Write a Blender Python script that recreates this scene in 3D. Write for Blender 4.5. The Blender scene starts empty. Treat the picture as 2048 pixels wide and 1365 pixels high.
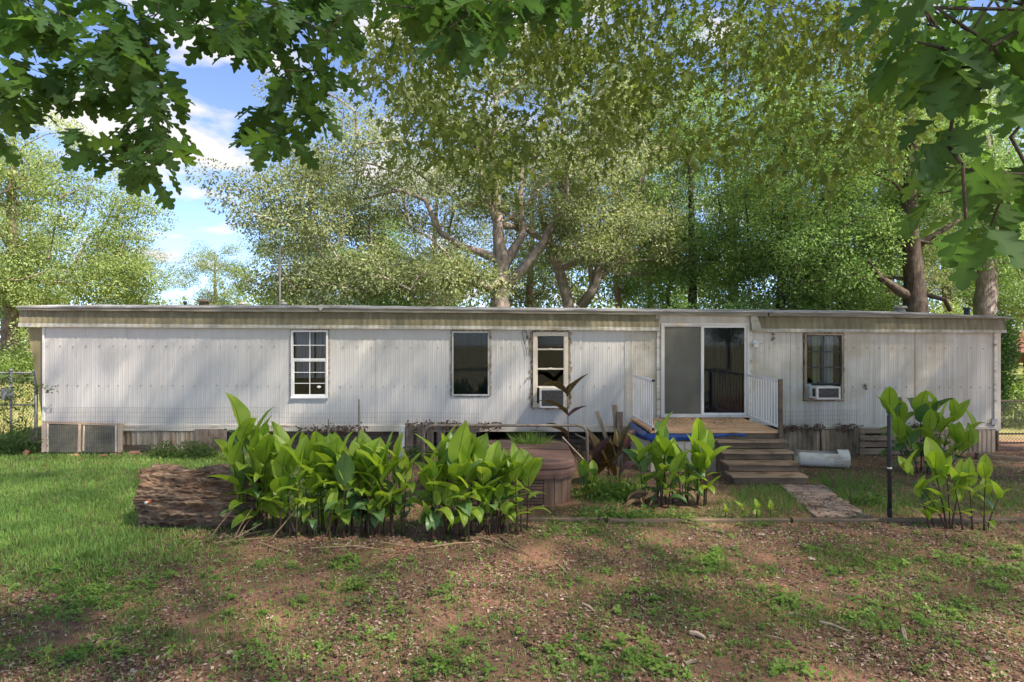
import bpy, math, random
import numpy as np
from mathutils import Vector, Matrix, Quaternion, noise as mnoise

R = math.radians
scene = bpy.context.scene
COL = scene.collection
rng = np.random.default_rng(7)
random.seed(7)

# ------------------------------------------------------------------ camera
H = 2.42            # lens height above the yard
F = 1270.0          # focal length in photo pixels (photo 2048 wide)
cam_d = bpy.data.cameras.new("camera")
cam_d.sensor_width = 36.0
cam_d.lens = 36.0 * F / 2048.0
cam_d.clip_start = 0.05
cam_d.clip_end = 2000
cam = bpy.data.objects.new("camera", cam_d)
COL.objects.link(cam)
cam.location = (0, 0, H)
cam.rotation_euler = (R(90), 0, 0)
scene.camera = cam

# ------------------------------------------------------------------ sky and sun
SUN = Vector((0.66, -0.46, 1.0)).normalized()
SKY_STRENGTH = 0.12
CX, CY = 10.96, 5.68       # drift of the cloud field
SUN_STRENGTH = 4.2
EXPOSURE = 1.92
world = bpy.data.worlds.new("World")
scene.world = world
world.use_nodes = True
wn, wl = world.node_tree.nodes, world.node_tree.links
wn.clear()
w_out = wn.new("ShaderNodeOutputWorld")
w_bg = wn.new("ShaderNodeBackground")
w_bg.inputs[1].default_value = SKY_STRENGTH
w_sky = wn.new("ShaderNodeTexSky")
w_sky.sky_type = 'NISHITA'
w_sky.sun_disc = False
w_sky.sun_elevation = math.asin(SUN.z)
w_sky.sun_rotation = math.atan2(SUN.x, SUN.y)
w_sky.air_density = 0.45
w_sky.altitude = 500
w_sky.dust_density = 0.5
w_sky.ozone_density = 2.6
# scattered fair-weather clouds over the whole dome
w_tc = wn.new("ShaderNodeTexCoord")
w_sep = wn.new("ShaderNodeSeparateXYZ")
w_max = wn.new("ShaderNodeMath"); w_max.operation = 'MAXIMUM'; w_max.inputs[1].default_value = 0.06
w_add = wn.new("ShaderNodeMath"); w_add.operation = 'ADD'; w_add.inputs[1].default_value = 0.18
w_div = wn.new("ShaderNodeVectorMath"); w_div.operation = 'DIVIDE'
w_cmb = wn.new("ShaderNodeCombineXYZ")
w_noi = wn.new("ShaderNodeTexNoise")
w_noi.inputs['Scale'].default_value = 2.3
w_noi.inputs['Detail'].default_value = 7
w_noi.inputs['Roughness'].default_value = 0.52
w_ramp = wn.new("ShaderNodeValToRGB")
w_ramp.color_ramp.elements[0].position = 0.535
w_ramp.color_ramp.elements[1].position = 0.625
w_mix = wn.new("ShaderNodeMix"); w_mix.data_type = 'RGBA'
w_mix.inputs['B'].default_value = (2.25, 2.28, 2.34, 1)
wl.new(w_tc.outputs['Generated'], w_sep.inputs[0])
wl.new(w_sep.outputs['Z'], w_max.inputs[0])
wl.new(w_max.outputs[0], w_add.inputs[0])
for i in range(3):
    wl.new(w_add.outputs[0], w_cmb.inputs[i])
wl.new(w_tc.outputs['Generated'], w_div.inputs[0])
wl.new(w_cmb.outputs[0], w_div.inputs[1])
w_off = wn.new("ShaderNodeVectorMath"); w_off.operation = 'ADD'; w_off.inputs[1].default_value = (CX, CY, 0)
wl.new(w_div.outputs[0], w_off.inputs[0])
wl.new(w_off.outputs[0], w_noi.inputs['Vector'])
wl.new(w_noi.outputs['Fac'], w_ramp.inputs[0])
wl.new(w_ramp.outputs['Color'], w_mix.inputs['Factor'])
wl.new(w_sky.outputs[0], w_mix.inputs['A'])
wl.new(w_mix.outputs['Result'], w_bg.inputs[0])
wl.new(w_bg.outputs[0], w_out.inputs[0])

sun_d = bpy.data.lights.new("sun", 'SUN')
sun_d.energy = SUN_STRENGTH
sun_d.angle = R(2.3)
sun_d.color = (1.0, 0.94, 0.85)
sun = bpy.data.objects.new("sun", sun_d)
COL.objects.link(sun)
sun.rotation_euler = SUN.to_track_quat('Z', 'Y').to_euler()

scene.view_settings.view_transform = 'Standard'
scene.view_settings.look = 'None'
scene.view_settings.gamma = 1
scene.view_settings.exposure = EXPOSURE
scene.view_settings.use_curve_mapping = False
scene.view_settings.use_white_balance = True        # camera set slightly warm for the shade
scene.view_settings.white_balance_temperature = 6850
scene.view_settings.white_balance_tint = 13
scene.cycles.max_bounces = 6
scene.cycles.diffuse_bounces = 3
scene.cycles.glossy_bounces = 3
scene.cycles.transmission_bounces = 5
scene.cycles.transparent_max_bounces = 12
scene.cycles.use_denoising = True

# ------------------------------------------------------------------ helpers
W = 13.8            # distance of the long wall


def P(px, py, y):
    """photo pixel at distance y -> place"""
    return Vector(((px - 1024) * y / F, y, H - (py - 682.5) * y / F))


def G(px, py):
    """photo pixel on flat ground -> x, y"""
    y = H * F / (py - 682.5)
    return ((px - 1024) * y / F, y)


def ux(px, y=W): return (px - 1024) * y / F
def uz(py, y=W): return H - (py - 682.5) * y / F
def lerp(a, b, t): return a + (b - a) * t


def interp(x, pts):
    return float(np.interp(x, [p[0] for p in pts], [p[1] for p in pts]))


def sstep(a, b, x):
    t = np.clip((x - a) / (b - a), 0, 1)
    return t * t * (3 - 2 * t)


_perm = np.random.default_rng(3).random((256, 256))


def vnoise(x, y, s=1.0):
    x = np.asarray(x, float) / s + 1000.3; y = np.asarray(y, float) / s + 1000.7
    xi = np.floor(x).astype(int); yi = np.floor(y).astype(int)
    fx = x - xi; fy = y - yi
    fx = fx * fx * (3 - 2 * fx); fy = fy * fy * (3 - 2 * fy)
    p = lambda a, b: _perm[a & 255, b & 255]
    return (p(xi, yi) * (1 - fx) + p(xi + 1, yi) * fx) * (1 - fy) + (p(xi, yi + 1) * (1 - fx) + p(xi + 1, yi + 1) * fx) * fy


def fnoise(x, y, s=1.0):
    return 0.5 * vnoise(x, y, s) + 0.3 * vnoise(x + 7.1, y + 3.3, s / 2.1) + 0.2 * vnoise(x + 2.7, y + 9.2, s / 4.3)


def gz(x, y):
    x = np.asarray(x, float); y = np.asarray(y, float)
    z = 1.35 * sstep(16.5, 33.0, y)
    z = z + 0.35 * sstep(-11.5, -14.5, x) * sstep(13.0, 18.0, y)
    near = np.exp(-((y - 8) / 9.0) ** 2)
    z = z + near * (0.035 * (fnoise(x, y, 1.3) - 0.5) + 0.018 * (fnoise(x + 40, y, 0.22) - 0.5))
    return z


def gzf(x, y): return float(gz(x, y))


def tag(o, label=None, cat=None, group=None, kind=None):
    if label: o["label"] = label
    if cat: o["category"] = cat
    if group: o["group"] = group
    if kind: o["kind"] = kind
    return o


def empty(name, loc=(0, 0, 0), parent=None):
    o = bpy.data.objects.new(name, None)
    o.empty_display_size = 0.1
    COL.objects.link(o)
    o.location = loc
    o.parent = parent
    return o


class MB:
    """collects shapes and links them as one mesh object"""

    def __init__(self): self.v = []; self.f = []

    def quad(self, *pts):
        n = len(self.v); self.v += [tuple(p) for p in pts]; self.f.append(tuple(range(n, n + len(pts)))); return self

    def box(self, x0, x1, y0, y1, z0, z1):
        n = len(self.v)
        self.v += [(x0, y0, z0), (x1, y0, z0), (x1, y1, z0), (x0, y1, z0), (x0, y0, z1), (x1, y0, z1), (x1, y1, z1), (x0, y1, z1)]
        for q in ((0, 3, 2, 1), (4, 5, 6, 7), (0, 1, 5, 4), (1, 2, 6, 5), (2, 3, 7, 6), (3, 0, 4, 7)):
            self.f.append(tuple(n + i for i in q))
        return self

    def wbox(self, x0, x1, y0, y1, z0, z1, j=0.004, ns=4):
        """a sawn board along x with slightly uneven faces"""
        r = lambda: random.uniform(-j, j)
        n = len(self.v)
        for i in range(ns + 1):
            x = lerp(x0, x1, i / ns)
            self.v += [(x, y0 + r(), z0 + r()), (x, y1 + r(), z0 + r()), (x, y1 + r(), z1 + r()), (x, y0 + r(), z1 + r())]
        for i in range(ns):
            a = n + 4 * i; b = a + 4
            for k in range(4):
                self.f.append((a + k, b + k, b + (k + 1) % 4, a + (k + 1) % 4))
        self.f.append((n, n + 1, n + 2, n + 3)[::-1] if False else (n + 3, n + 2, n + 1, n))
        e = n + 4 * ns
        self.f.append((e, e + 1, e + 2, e + 3))
        return self

    def beam(self, a, b, w, h, up=(0, 0, 1)):
        a = Vector(a); b = Vector(b); d = (b - a).normalized(); u = Vector(up)
        s = d.cross(u)
        if s.length < 1e-4: s = Vector((1, 0, 0))
        s.normalize(); t = s.cross(d).normalized()
        n = len(self.v)
        for c in (a, b):
            for (p, q) in ((-1, -1), (1, -1), (1, 1), (-1, 1)):
                self.v.append(tuple(c + s * (p * w / 2) + t * (q * h / 2)))
        for k in range(4):
            self.f.append((n + k, n + (k + 1) % 4, n + 4 + (k + 1) % 4, n + 4 + k))
        self.f.append((n + 3, n + 2, n + 1, n)); self.f.append((n + 4, n + 5, n + 6, n + 7))
        return self

    def tube(self, pts, rad, n=8, cap=True):
        pts = [Vector(p) for p in pts]
        if not hasattr(rad, '__len__'): rad = [rad] * len(pts)
        base = len(self.v)
        prev = None
        for i, p in enumerate(pts):
            d = (pts[min(i + 1, len(pts) - 1)] - pts[max(i - 1, 0)])
            d.normalize()
            if prev is None:
                s = d.orthogonal().normalized()
            else:
                s = (prev - d * prev.dot(d)).normalized()
            prev = s
            t = d.cross(s)
            for k in range(n):
                a = 2 * math.pi * k / n
                self.v.append(tuple(p + (s * math.cos(a) + t * math.sin(a)) * rad[i]))
        for i in range(len(pts) - 1):
            for k in range(n):
                a = base + i * n + k; b = base + i * n + (k + 1) % n
                self.f.append((a, b, b + n, a + n))
        if cap:
            self.f.append(tuple(base + k for k in range(n))[::-1])
            e = base + (len(pts) - 1) * n
            self.f.append(tuple(e + k for k in range(n)))
        return self

    def build(self, name, mat, parent=None, smooth=False, loc=None, bevel=0):
        me = bpy.data.meshes.new(name)
        me.from_pydata(self.v, [], self.f)
        if smooth:
            me.polygons.foreach_set("use_smooth", [True] * len(me.polygons))
        me.update()
        return link(name, me, mat, parent, loc, bevel)


def link(name, me, mat=None, parent=None, loc=None, bevel=0):
    o = bpy.data.objects.new(name, me)
    COL.objects.link(o)
    if mat is not None and len(me.materials) == 0: me.materials.append(mat)
    o.parent = parent
    if loc is not None: o.location = loc
    if bevel:
        m = o.modifiers.new("bevel", 'BEVEL'); m.width = bevel; m.segments = 2; m.limit_method = 'ANGLE'
    return o


def arrays_mesh(name, verts, faces, cols=None, smooth=False):
    """verts (n,3); faces (m,k)"""
    me = bpy.data.meshes.new(name)
    n = len(verts); m, k = faces.shape
    me.vertices.add(n); me.loops.add(m * k); me.polygons.add(m)
    me.vertices.foreach_set("co", np.ascontiguousarray(verts, dtype=np.float32).ravel())
    me.loops.foreach_set("vertex_index", np.ascontiguousarray(faces, dtype=np.int32).ravel())
    me.polygons.foreach_set("loop_start", np.arange(0, m * k, k, dtype=np.int32))
    if smooth: me.polygons.foreach_set("use_smooth", np.ones(m, dtype=bool))
    me.update(calc_edges=True)
    if cols is not None:
        a = me.color_attributes.new("Col", 'FLOAT_COLOR', 'POINT')
        c = np.ones((n, 4), dtype=np.float32); c[:, :3] = cols
        a.data.foreach_set("color", c.ravel())
    return me


def unit(a): return a / np.maximum(np.linalg.norm(a, axis=-1, keepdims=True), 1e-9)


def scatter_mesh(name, pos, axis, nrm, size, cols, tmpl, width=None):
    """one leaf / blade template set at each place; tmpl = (verts(k,3) along,side,normal ; faces)"""
    tv, tf = tmpl
    N = len(pos); k = len(tv)
    axis = unit(axis); side = unit(np.cross(nrm, axis)); up = np.cross(axis, side)
    size = np.broadcast_to(size, (N,)); width = size if width is None else np.broadcast_to(width, (N,))
    v = (pos[:, None, :] + axis[:, None, :] * (tv[None, :, 0:1] * size[:, None, None])
         + side[:, None, :] * (tv[None, :, 1:2] * width[:, None, None]) + up[:, None, :] * (tv[None, :, 2:3] * size[:, None, None]))
    f = tf[None, :, :] + (np.arange(N) * k)[:, None, None]
    return arrays_mesh(name, v.reshape(-1, 3), f.reshape(-1, tf.shape[1]), np.repeat(cols, k, axis=0))


# templates ----------------------------------------------------------
KITE = (np.array([[0, 0, 0], [.42, -.26, .06], [.42, .26, .06], [1, 0, -.05]]), np.array([[0, 1, 3], [0, 3, 2]]))
BLADE = (np.array([[0, -.5, 0], [0, .5, 0], [.55, -.38, .04], [.55, .38, .04], [1, 0, .22]]), np.array([[0, 1, 3], [0, 3, 2], [2, 3, 4]]))
# three-lobed flat leaf (clover, weeds)
_t = []
_f = []
for k in range(3):
    a = k * 2 * math.pi / 3
    c, s = math.cos(a), math.sin(a)
    n = len(_t)
    for (u, v, w) in ((0, 0, 0), (.55, -.34, .12), (1, 0, .05), (.55, .34, .12)):
        _t.append((u * c - v * s, u * s + v * c, w))
    _f += [(n, n + 1, n + 2), (n, n + 2, n + 3)]
CLOVER = (np.array(_t), np.array(_f))


def oak_template(fine=False):
    """lobed leaf: stations along the midrib, tips swept forward"""
    st = [(0, .012, 0), (.12, .014, 0), (.20, .13, .0), (.26, .25, .03), (.31, .23, .05), (.345, .11, .01), (.43, .14, .0), (.53, .34, .03), (.60, .31, .06), (.63, .15, .01), (.70, .15, .0), (.78, .27, .03), (.84, .23, .05), (.86, .11, .01), (.92, .13, .02), (.97, .09, .02), (1.0, .0, .03)]
    v = []; f = []
    for (t, w, sw) in st:
        droop = -.16 * t * t
        for s in (-1, 0, 1):
            v.append((t + (sw if s else 0), s * w, droop + (.22 * w if s else 0)))
    for i in range(len(st) - 1):
        a = 3 * i; b = a + 3
        for s in (0, 1):
            f.append((a + s, a + s + 1, b + s + 1)); f.append((a + s, b + s + 1, b + s))
    return (np.array(v), np.array(f))


OAK = oak_template()
OAKS = (np.array([[0, 0, 0], [.3, -.22, .05], [.38, -.07, 0], [.7, -.3, .05], [.72, -.09, -.02], [1, 0, -.1], [.72, .09, -.02], [.7, .3, .05], [.38, .07, 0], [.3, .22, .05]]),
        np.array([[0, 1, 2], [2, 3, 4], [4, 5, 6], [6, 7, 8], [8, 9, 0], [0, 2, 8], [2, 4, 6], [2, 6, 8]]))


# ------------------------------------------------------------------ materials
def newmat(name):
    m = bpy.data.materials.new(name); m.use_nodes = True
    nt = m.node_tree
    return m, nt.nodes, nt.links, nt.nodes["Principled BSDF"]


def coords(n, l, scale, kind='Object'):
    tc = n.new("ShaderNodeTexCoord"); mp = n.new("ShaderNodeMapping")
    mp.inputs['Scale'].default_value = scale
    l.new(tc.outputs[kind], mp.inputs[0])
    return mp.outputs[0]


def noi(n, l, vec, scale=1.0, detail=5, rough=.55):
    t = n.new("ShaderNodeTexNoise"); t.inputs['Scale'].default_value = scale
    t.inputs['Detail'].default_value = detail; t.inputs['Roughness'].default_value = rough
    l.new(vec, t.inputs['Vector'])
    return t.outputs['Fac']


def ramp(n, l, fac, stops):
    r = n.new("ShaderNodeValToRGB")
    e = r.color_ramp.elements
    while len(e) < len(stops): e.new(.5)
    for i, (p, c) in enumerate(stops):
        e[i].position = p
        e[i].color = (*c, 1) if len(c) == 3 else c
    l.new(fac, r.inputs[0])
    return r.outputs['Color']


def mixc(n, l, fac, a, b, mode='MIX'):
    m = n.new("ShaderNodeMix"); m.data_type = 'RGBA'; m.blend_type = mode
    for sock, val in (('Factor', fac), ('A', a), ('B', b)):
        if isinstance(val, (int, float)): m.inputs[sock].default_value = val
        elif isinstance(val, tuple): m.inputs[sock].default_value = (*val, 1)
        else: l.new(val, m.inputs[sock])
    return m.outputs['Result']


def bump(n, l, bs, fac, strength=.4, dist=.01):
    b = n.new("ShaderNodeBump"); b.inputs['Strength'].default_value = strength; b.inputs['Distance'].default_value = dist
    l.new(fac, b.inputs['Height']); l.new(b.outputs[0], bs.inputs['Normal'])


def pm(name, c1, c2, scale=(4, 4, 4), rough=.7, c3=None, scale3=(1, 1, 1), th=(.5, .65), bstr=.3, bdist=.005, spec=.35, metal=0, lo=.35, hi=.65, detail=6):
    """two tones on stretched noise, and a third (dirt, wear) on a slower one"""
    m, n, l, b = newmat(name)
    f = noi(n, l, coords(n, l, scale), 1, detail)
    c = ramp(n, l, f, [(lo, c1), (hi, c2)])
    if c3:
        f3 = noi(n, l, coords(n, l, scale3), 1, 6, .6)
        c = mixc(n, l, ramp(n, l, f3, [(th[0], (0, 0, 0)), (th[1], (1, 1, 1))]), c, c3)
    l.new(c, b.inputs['Base Color'])
    b.inputs['Roughness'].default_value = rough
    b.inputs['Specular IOR Level'].default_value = spec
    b.inputs['Metallic'].default_value = metal
    if bstr: bump(n, l, b, f, bstr, bdist)
    return m


def leafmat(name, tint=(1, 1, 1), trans=.45, rough=.5, spec=.3, tboost=(1.25, 1.3, .7), veins=False):
    m, n, l, b = newmat(name)
    at = n.new("ShaderNodeAttribute"); at.attribute_name = "Col"
    c = mixc(n, l, 1.0, at.outputs['Color'], tint, 'MULTIPLY')
    l.new(c, b.inputs['Base Color'])
    b.inputs['Roughness'].default_value = rough; b.inputs['Specular IOR Level'].default_value = spec
    tr = n.new("ShaderNodeBsdfTranslucent")
    l.new(mixc(n, l, 1.0, c, tboost, 'MULTIPLY'), tr.inputs[0])
    mx = n.new("ShaderNodeMixShader"); mx.inputs[0].default_value = trans
    l.new(b.outputs[0], mx.inputs[1]); l.new(tr.outputs[0], mx.inputs[2])
    l.new(mx.outputs[0], n["Material Output"].inputs[0])
    return m


M = {}
# painted ribbed sheet, chalky, with vertical rain streaks and grime
m, n, l, b = newmat("white_siding"); M['siding'] = m
v1 = noi(n, l, coords(n, l, (9, 9, .35)), 1, 5, .6)
v2 = noi(n, l, coords(n, l, (.55, .55, .8)), 1, 6, .6)
v3 = noi(n, l, coords(n, l, (30, 30, 18)), 1, 3, .5)
c = ramp(n, l, v1, [(.3, (.555, .527, .488)), (.68, (.605, .577, .537))])
c = mixc(n, l, ramp(n, l, v2, [(.46, (0, 0, 0)), (.75, (.5, .5, .5))]), c, (.52, .49, .42))
c = mixc(n, l, ramp(n, l, v3, [(.66, (0, 0, 0)), (.78, (.35, .35, .35))]), c, (.36, .30, .22))
l.new(c, b.inputs['Base Color']); b.inputs['Roughness'].default_value = .55; b.inputs['Specular IOR Level'].default_value = .3
bump(n, l, b, v2, .25, .03)
# same sheet nearer the door end, more yellowed
M['siding_old'] = pm("yellowed_siding", (.46, .425, .355), (.60, .565, .495), (9, 9, .4), .6, (.42, .36, .26), (.9, .9, 1.2), (.5, .72), .2, .02)
# fascia: algae streaks over cream
m, n, l, b = newmat("algae_fascia"); M['fascia'] = m
v1 = noi(n, l, coords(n, l, (7, 7, .5)), 1, 6, .62)
v2 = noi(n, l, coords(n, l, (.5, .5, 1.2)), 1, 5, .6)
c = ramp(n, l, v1, [(.28, (.12, .104, .054)), (.55, (.18, .156, .088)), (.86, (.31, .275, .19))])
c = mixc(n, l, ramp(n, l, v2, [(.54, (0, 0, 0)), (.78, (.5, .5, .5))]), c, (.38, .325, .195))
l.new(c, b.inputs['Base Color']); b.inputs['Roughness'].default_value = .7
M['lip'] = pm("chalky_lip", (.30, .285, .235), (.45, .435, .39), (3, 3, 20), .65, (.3, .27, .17), (2, 2, 8), (.5, .7))
M['drip'] = pm("drip_edge", (.17, .155, .115), (.28, .26, .21), (2, 2, 12), .6, (.15, .13, .09), (1.2, 1.2, 5), (.52, .7))
M['roof'] = pm("weathered_roof", (.20, .195, .19), (.40, .39, .38), (2.5, 2.5, 9), .75, (.2, .17, .14), (1.5, 1.5, 4), (.56, .72))
M['dusty_screen'] = pm("dusty_olive_screen", (.075, .072, .05), (.14, .128, .09), (3, 3, 5), .85, (.19, .15, .10), (4, 4, 2), (.55, .75), .2)
M['olive'] = pm("olive_end_panel", (.21, .18, .085), (.31, .27, .15), (5, 5, .6), .7, (.12, .1, .05), (2, 2, 1), (.55, .75))
M['trim'] = pm("cream_trim", (.55, .50, .42), (.68, .63, .54), (1.5, 1.5, 14), .65, (.25, .19, .13), (1.2, 3, 9), (.5, .68))
M['skirt'] = pm("stained_skirting", (.36, .27, .18), (.58, .5, .39), (11, 11, .5), .75, (.19, .12, .065), (4, 4, .8), (.47, .64))
M['beige_sheet'] = pm("beige_sheet", (.50, .42, .33), (.64, .555, .45), (9, 9, .6), .65, (.36, .27, .18), (2, 2, 2), (.5, .7), .1)
M['skirt_brown'] = pm("rust_skirting", (.34, .25, .17), (.52, .41, .295), (12, 12, .6), .8, (.155, .11, .07), (3, 3, 1), (.48, .66))
M['vinyl'] = pm("white_vinyl", (.74, .72, .68), (.8, .785, .75), (3, 3, 3), .45, (.5, .43, .34), (6, 6, 6), (.62, .75), .05)
M['cream'] = pm("cream_paint", (.62, .54, .43), (.7, .62, .51), (3, 3, 3), .55, (.42, .33, .24), (8, 8, 4), (.58, .72), .08)
M['alu'] = pm("dull_aluminium", (.42, .41, .38), (.56, .55, .52), (4, 4, 4), .5, (.28, .22, .15), (7, 7, 5), (.55, .7), .1, metal=.3)
M['caulk'] = pm("dirty_caulk", (.2, .155, .1), (.36, .3, .22), (16, 16, 9), .9, (.12, .085, .05), (9, 9, 9), (.5, .6), .6, .01)
M['black_frame'] = pm("black_bar", (.02, .022, .024), (.045, .047, .05), (8, 8, 8), .5, bstr=.05)
M['doorframe'] = pm("door_frame", (.56, .535, .49), (.66, .64, .60), (4, 4, 1.2), .5, (.5, .32, .18), (3, 3, .5), (.52, .75), .08)
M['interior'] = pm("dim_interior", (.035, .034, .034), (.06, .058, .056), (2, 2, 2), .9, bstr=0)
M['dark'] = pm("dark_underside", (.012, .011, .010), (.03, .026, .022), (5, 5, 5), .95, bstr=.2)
M['curtain'] = pm("lilac_sheer_curtain", (.50, .46, .54), (.72, .68, .76), (14, 14, .4), .9, bstr=.2)
M['curtain_blue'] = pm("grey_blue_curtain", (.42, .44, .52), (.68, .7, .78), (16, 16, .4), .9, bstr=.2)
M['green_glimpse'] = pm("window_green_glimpse", (.22, .28, .17), (.42, .47, .34), (16, 16, .4), .9, bstr=.2)
M['blind'] = pm("charcoal_vertical_blind", (.02, .03, .045), (.05, .065, .09), (12, 12, .3), .7, bstr=.1)
M['deck'] = pm("orange_deck_wood", (.68, .36, .175), (.82, .49, .265), (1.2, 14, 14), .7, (.24, .13, .07), (3, 5, 5), (.58, .7), .3)
M['step_wood'] = pm("dark_treated_wood", (.115, .08, .053), (.20, .142, .095), (1.5, 16, 16), .8, (.07, .05, .03), (2, 4, 4), (.5, .7), .5)
M['tread_wood'] = pm("worn_tread_wood", (.28, .18, .11), (.42, .28, .175), (1.5, 16, 16), .8, (.14, .09, .05), (2.5, 5, 5), (.5, .66), .5)
M['grey_wood'] = pm("grey_weathered_wood", (.16, .115, .08), (.30, .235, .175), (16, 16, 1.4), .85, (.08, .055, .035), (4, 4, 2), (.52, .7), .6)
M['grey_wood_x'] = pm("grey_weathered_plank", (.17, .12, .085), (.31, .24, .175), (1.4, 16, 16), .85, (.08, .055, .035), (2, 4, 4), (.5, .7), .6)
M['path_wood'] = pm("path_plank", (.27, .185, .145), (.42, .31, .25), (1.5, 12, 12), .9, (.11, .075, .05), (3, 3, 3), (.5, .66), .6)
M['cane'] = pm("dry_cane", (.24, .155, .085), (.38, .27, .165), (9, 9, 9), .8, bstr=.2)
M['raw_wood'] = pm("tan_lumber", (.44, .31, .21), (.58, .44, .32), (3, 3, 3), .75, (.36, .2, .12), (3, 3, 3), (.52, .7), .2)
M['white_metal'] = pm("white_painted_metal", (.74, .73, .71), (.8, .79, .77), (3, 3, 3), .4, (.55, .48, .38), (9, 9, 4), (.6, .75), .04)
M['black_metal'] = pm("black_metal", (.018, .02, .022), (.035, .036, .038), (8, 8, 8), .45, bstr=.05)
M['pipe'] = pm("rusty_grey_pipe", (.22, .17, .12), (.34, .28, .22), (9, 9, 9), .55, (.2, .1, .05), (14, 14, 14), (.55, .68), .2, metal=.35)
M['galv'] = pm("galvanised_pipe", (.26, .255, .26), (.38, .375, .37), (8, 8, 8), .5, (.2, .15, .1), (10, 10, 10), (.6, .72), .1, metal=.5)
M['wire'] = pm("grey_wire", (.16, .15, .14), (.26, .25, .24), (8, 8, 8), .55, bstr=0, metal=.4)
M['vinylcover'] = pm("brown_vinyl_cover", (.14, .074, .056), (.195, .112, .087), (3, 3, 3), .6, (.10, .055, .04), (5, 5, 5), (.55, .72), .25, .01)
M['tubwood'] = pm("brown_tub_panel", (.105, .063, .043), (.165, .105, .075), (2, 2, 12), .6, (.28, .19, .13), (4, 4, 9), (.62, .78), .3)
M['tubwood_v'] = pm("brown_tub_corner", (.12, .07, .043), (.185, .115, .077), (12, 12, 1.5), .6, (.29, .2, .13), (5, 5, 3), (.62, .78), .3)
M['tarp'] = pm("blue_tarp", (.008, .045, .19), (.014, .085, .30), (8, 8, 8), .35, (.03, .03, .05), (6, 6, 6), (.6, .72), .5, .02, spec=.5)
M['plastic'] = pm("white_plastic", (.68, .635, .56), (.76, .715, .645), (3, 3, 3), .55, (.40, .29, .17), (2.2, 2.2, 5), (.5, .74), .08)
M['ink'] = pm("faded_ink", (.10, .11, .11), (.22, .23, .22), (40, 40, 40), .8, bstr=0)
M['orange'] = pm("orange_plastic", (.55, .12, .05), (.65, .17, .08), (9, 9, 9), .5, bstr=.05)
M['brick'] = pm("red_clay_stone", (.34, .15, .09), (.46, .24, .16), (7, 7, 7), .9, bstr=.6)
M['redroof'] = pm("red_shingle", (.19, .075, .055), (.28, .12, .09), (6, 6, 9), .85, bstr=.4)
M['redwood'] = pm("red_stained_wood", (.22, .07, .05), (.30, .105, .075), (2, 10, 10), .8, bstr=.3)
M['acgrille'] = pm("brown_grille", (.085, .07, .06), (.14, .12, .10), (20, 20, 20), .7, bstr=.2)
M['bluefoam'] = pm("pale_blue_filler", (.26, .38, .46), (.33, .45, .52), (5, 5, 5), .7, bstr=.05)
# rotten log
m, n, l, b = newmat("rotten_wood"); M['log'] = m
v1 = noi(n, l, coords(n, l, (2.2, 14, 14)), 1, 8, .65)
v2 = noi(n, l, coords(n, l, (3, 5, 5)), 1, 6, .6)
v3 = noi(n, l, coords(n, l, (6, 22, 22)), 1, 6, .7)
c = ramp(n, l, v1, [(.30, (.045, .028, .019)), (.45, (.18, .112, .072)), (.60, (.36, .24, .152)), (.82, (.54, .43, .32))])
c = mixc(n, l, ramp(n, l, v2, [(.5, (0, 0, 0)), (.68, (.8, .8, .8))]), c, (.17, .075, .042))
c = mixc(n, l, ramp(n, l, v3, [(.62, (0, 0, 0)), (.7, (.7, .7, .7))]), c, (.38, .34, .30))
l.new(c, b.inputs['Base Color']); b.inputs['Roughness'].default_value = .95; b.inputs['Specular IOR Level'].default_value = .15
bump(n, l, b, v1, .9, .03)


def barkmat(name, a, b_, c_):
    m, n, l, b = newmat(name)
    v1 = noi(n, l, coords(n, l, (11, 11, 2.2)), 1, 7, .65)
    v2 = noi(n, l, coords(n, l, (5, 5, 4)), 1, 5, .6)
    c = ramp(n, l, v1, [(.32, a), (.62, b_)])
    c = mixc(n, l, ramp(n, l, v2, [(.5, (0, 0, 0)), (.64, (.75, .75, .75))]), c, c_)
    l.new(c, b.inputs['Base Color']); b.inputs['Roughness'].default_value = .9; b.inputs['Specular IOR Level'].default_value = .15
    bump(n, l, b, v1, .9, .05)
    return m


M['bark_grey'] = barkmat("grey_lichen_bark", (.13, .10, .085), (.27, .225, .2), (.36, .34, .29))
M['bark_dark'] = barkmat("dark_bark", (.035, .028, .022), (.085, .066, .054), (.11, .09, .07))
M['bark_brown'] = barkmat("brown_bark", (.10, .07, .05), (.21, .155, .12), (.27, .22, .17))
M['leaf'] = leafmat("tree_leaf", trans=.45)
M['leaf_near'] = leafmat("oak_leaf", trans=.55, rough=.6, spec=.18)
M['grassm'] = leafmat("grass_blade", trans=.4, rough=.55, spec=.2)
M['litter'] = leafmat("dry_leaf", trans=.12, rough=.85, spec=.1, tboost=(1, 1, 1))

# glass: clear sheet with sky reflection
m = bpy.data.materials.new("window_glass"); m.use_nodes = True; M['glass'] = m
n, l = m.node_tree.nodes, m.node_tree.links
n.remove(n["Principled BSDF"])
tr = n.new("ShaderNodeBsdfTransparent"); tr.inputs[0].default_value = (.72, .75, .74, 1)
gl = n.new("ShaderNodeBsdfGlossy"); gl.inputs['Roughness'].default_value = .03
fr = n.new("ShaderNodeFresnel"); fr.inputs['IOR'].default_value = 1.3
mx = n.new("ShaderNodeMixShader")
l.new(fr.outputs[0], mx.inputs[0]); l.new(tr.outputs[0], mx.inputs[1]); l.new(gl.outputs[0], mx.inputs[2])
l.new(mx.outputs[0], n["Material Output"].inputs[0])
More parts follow.
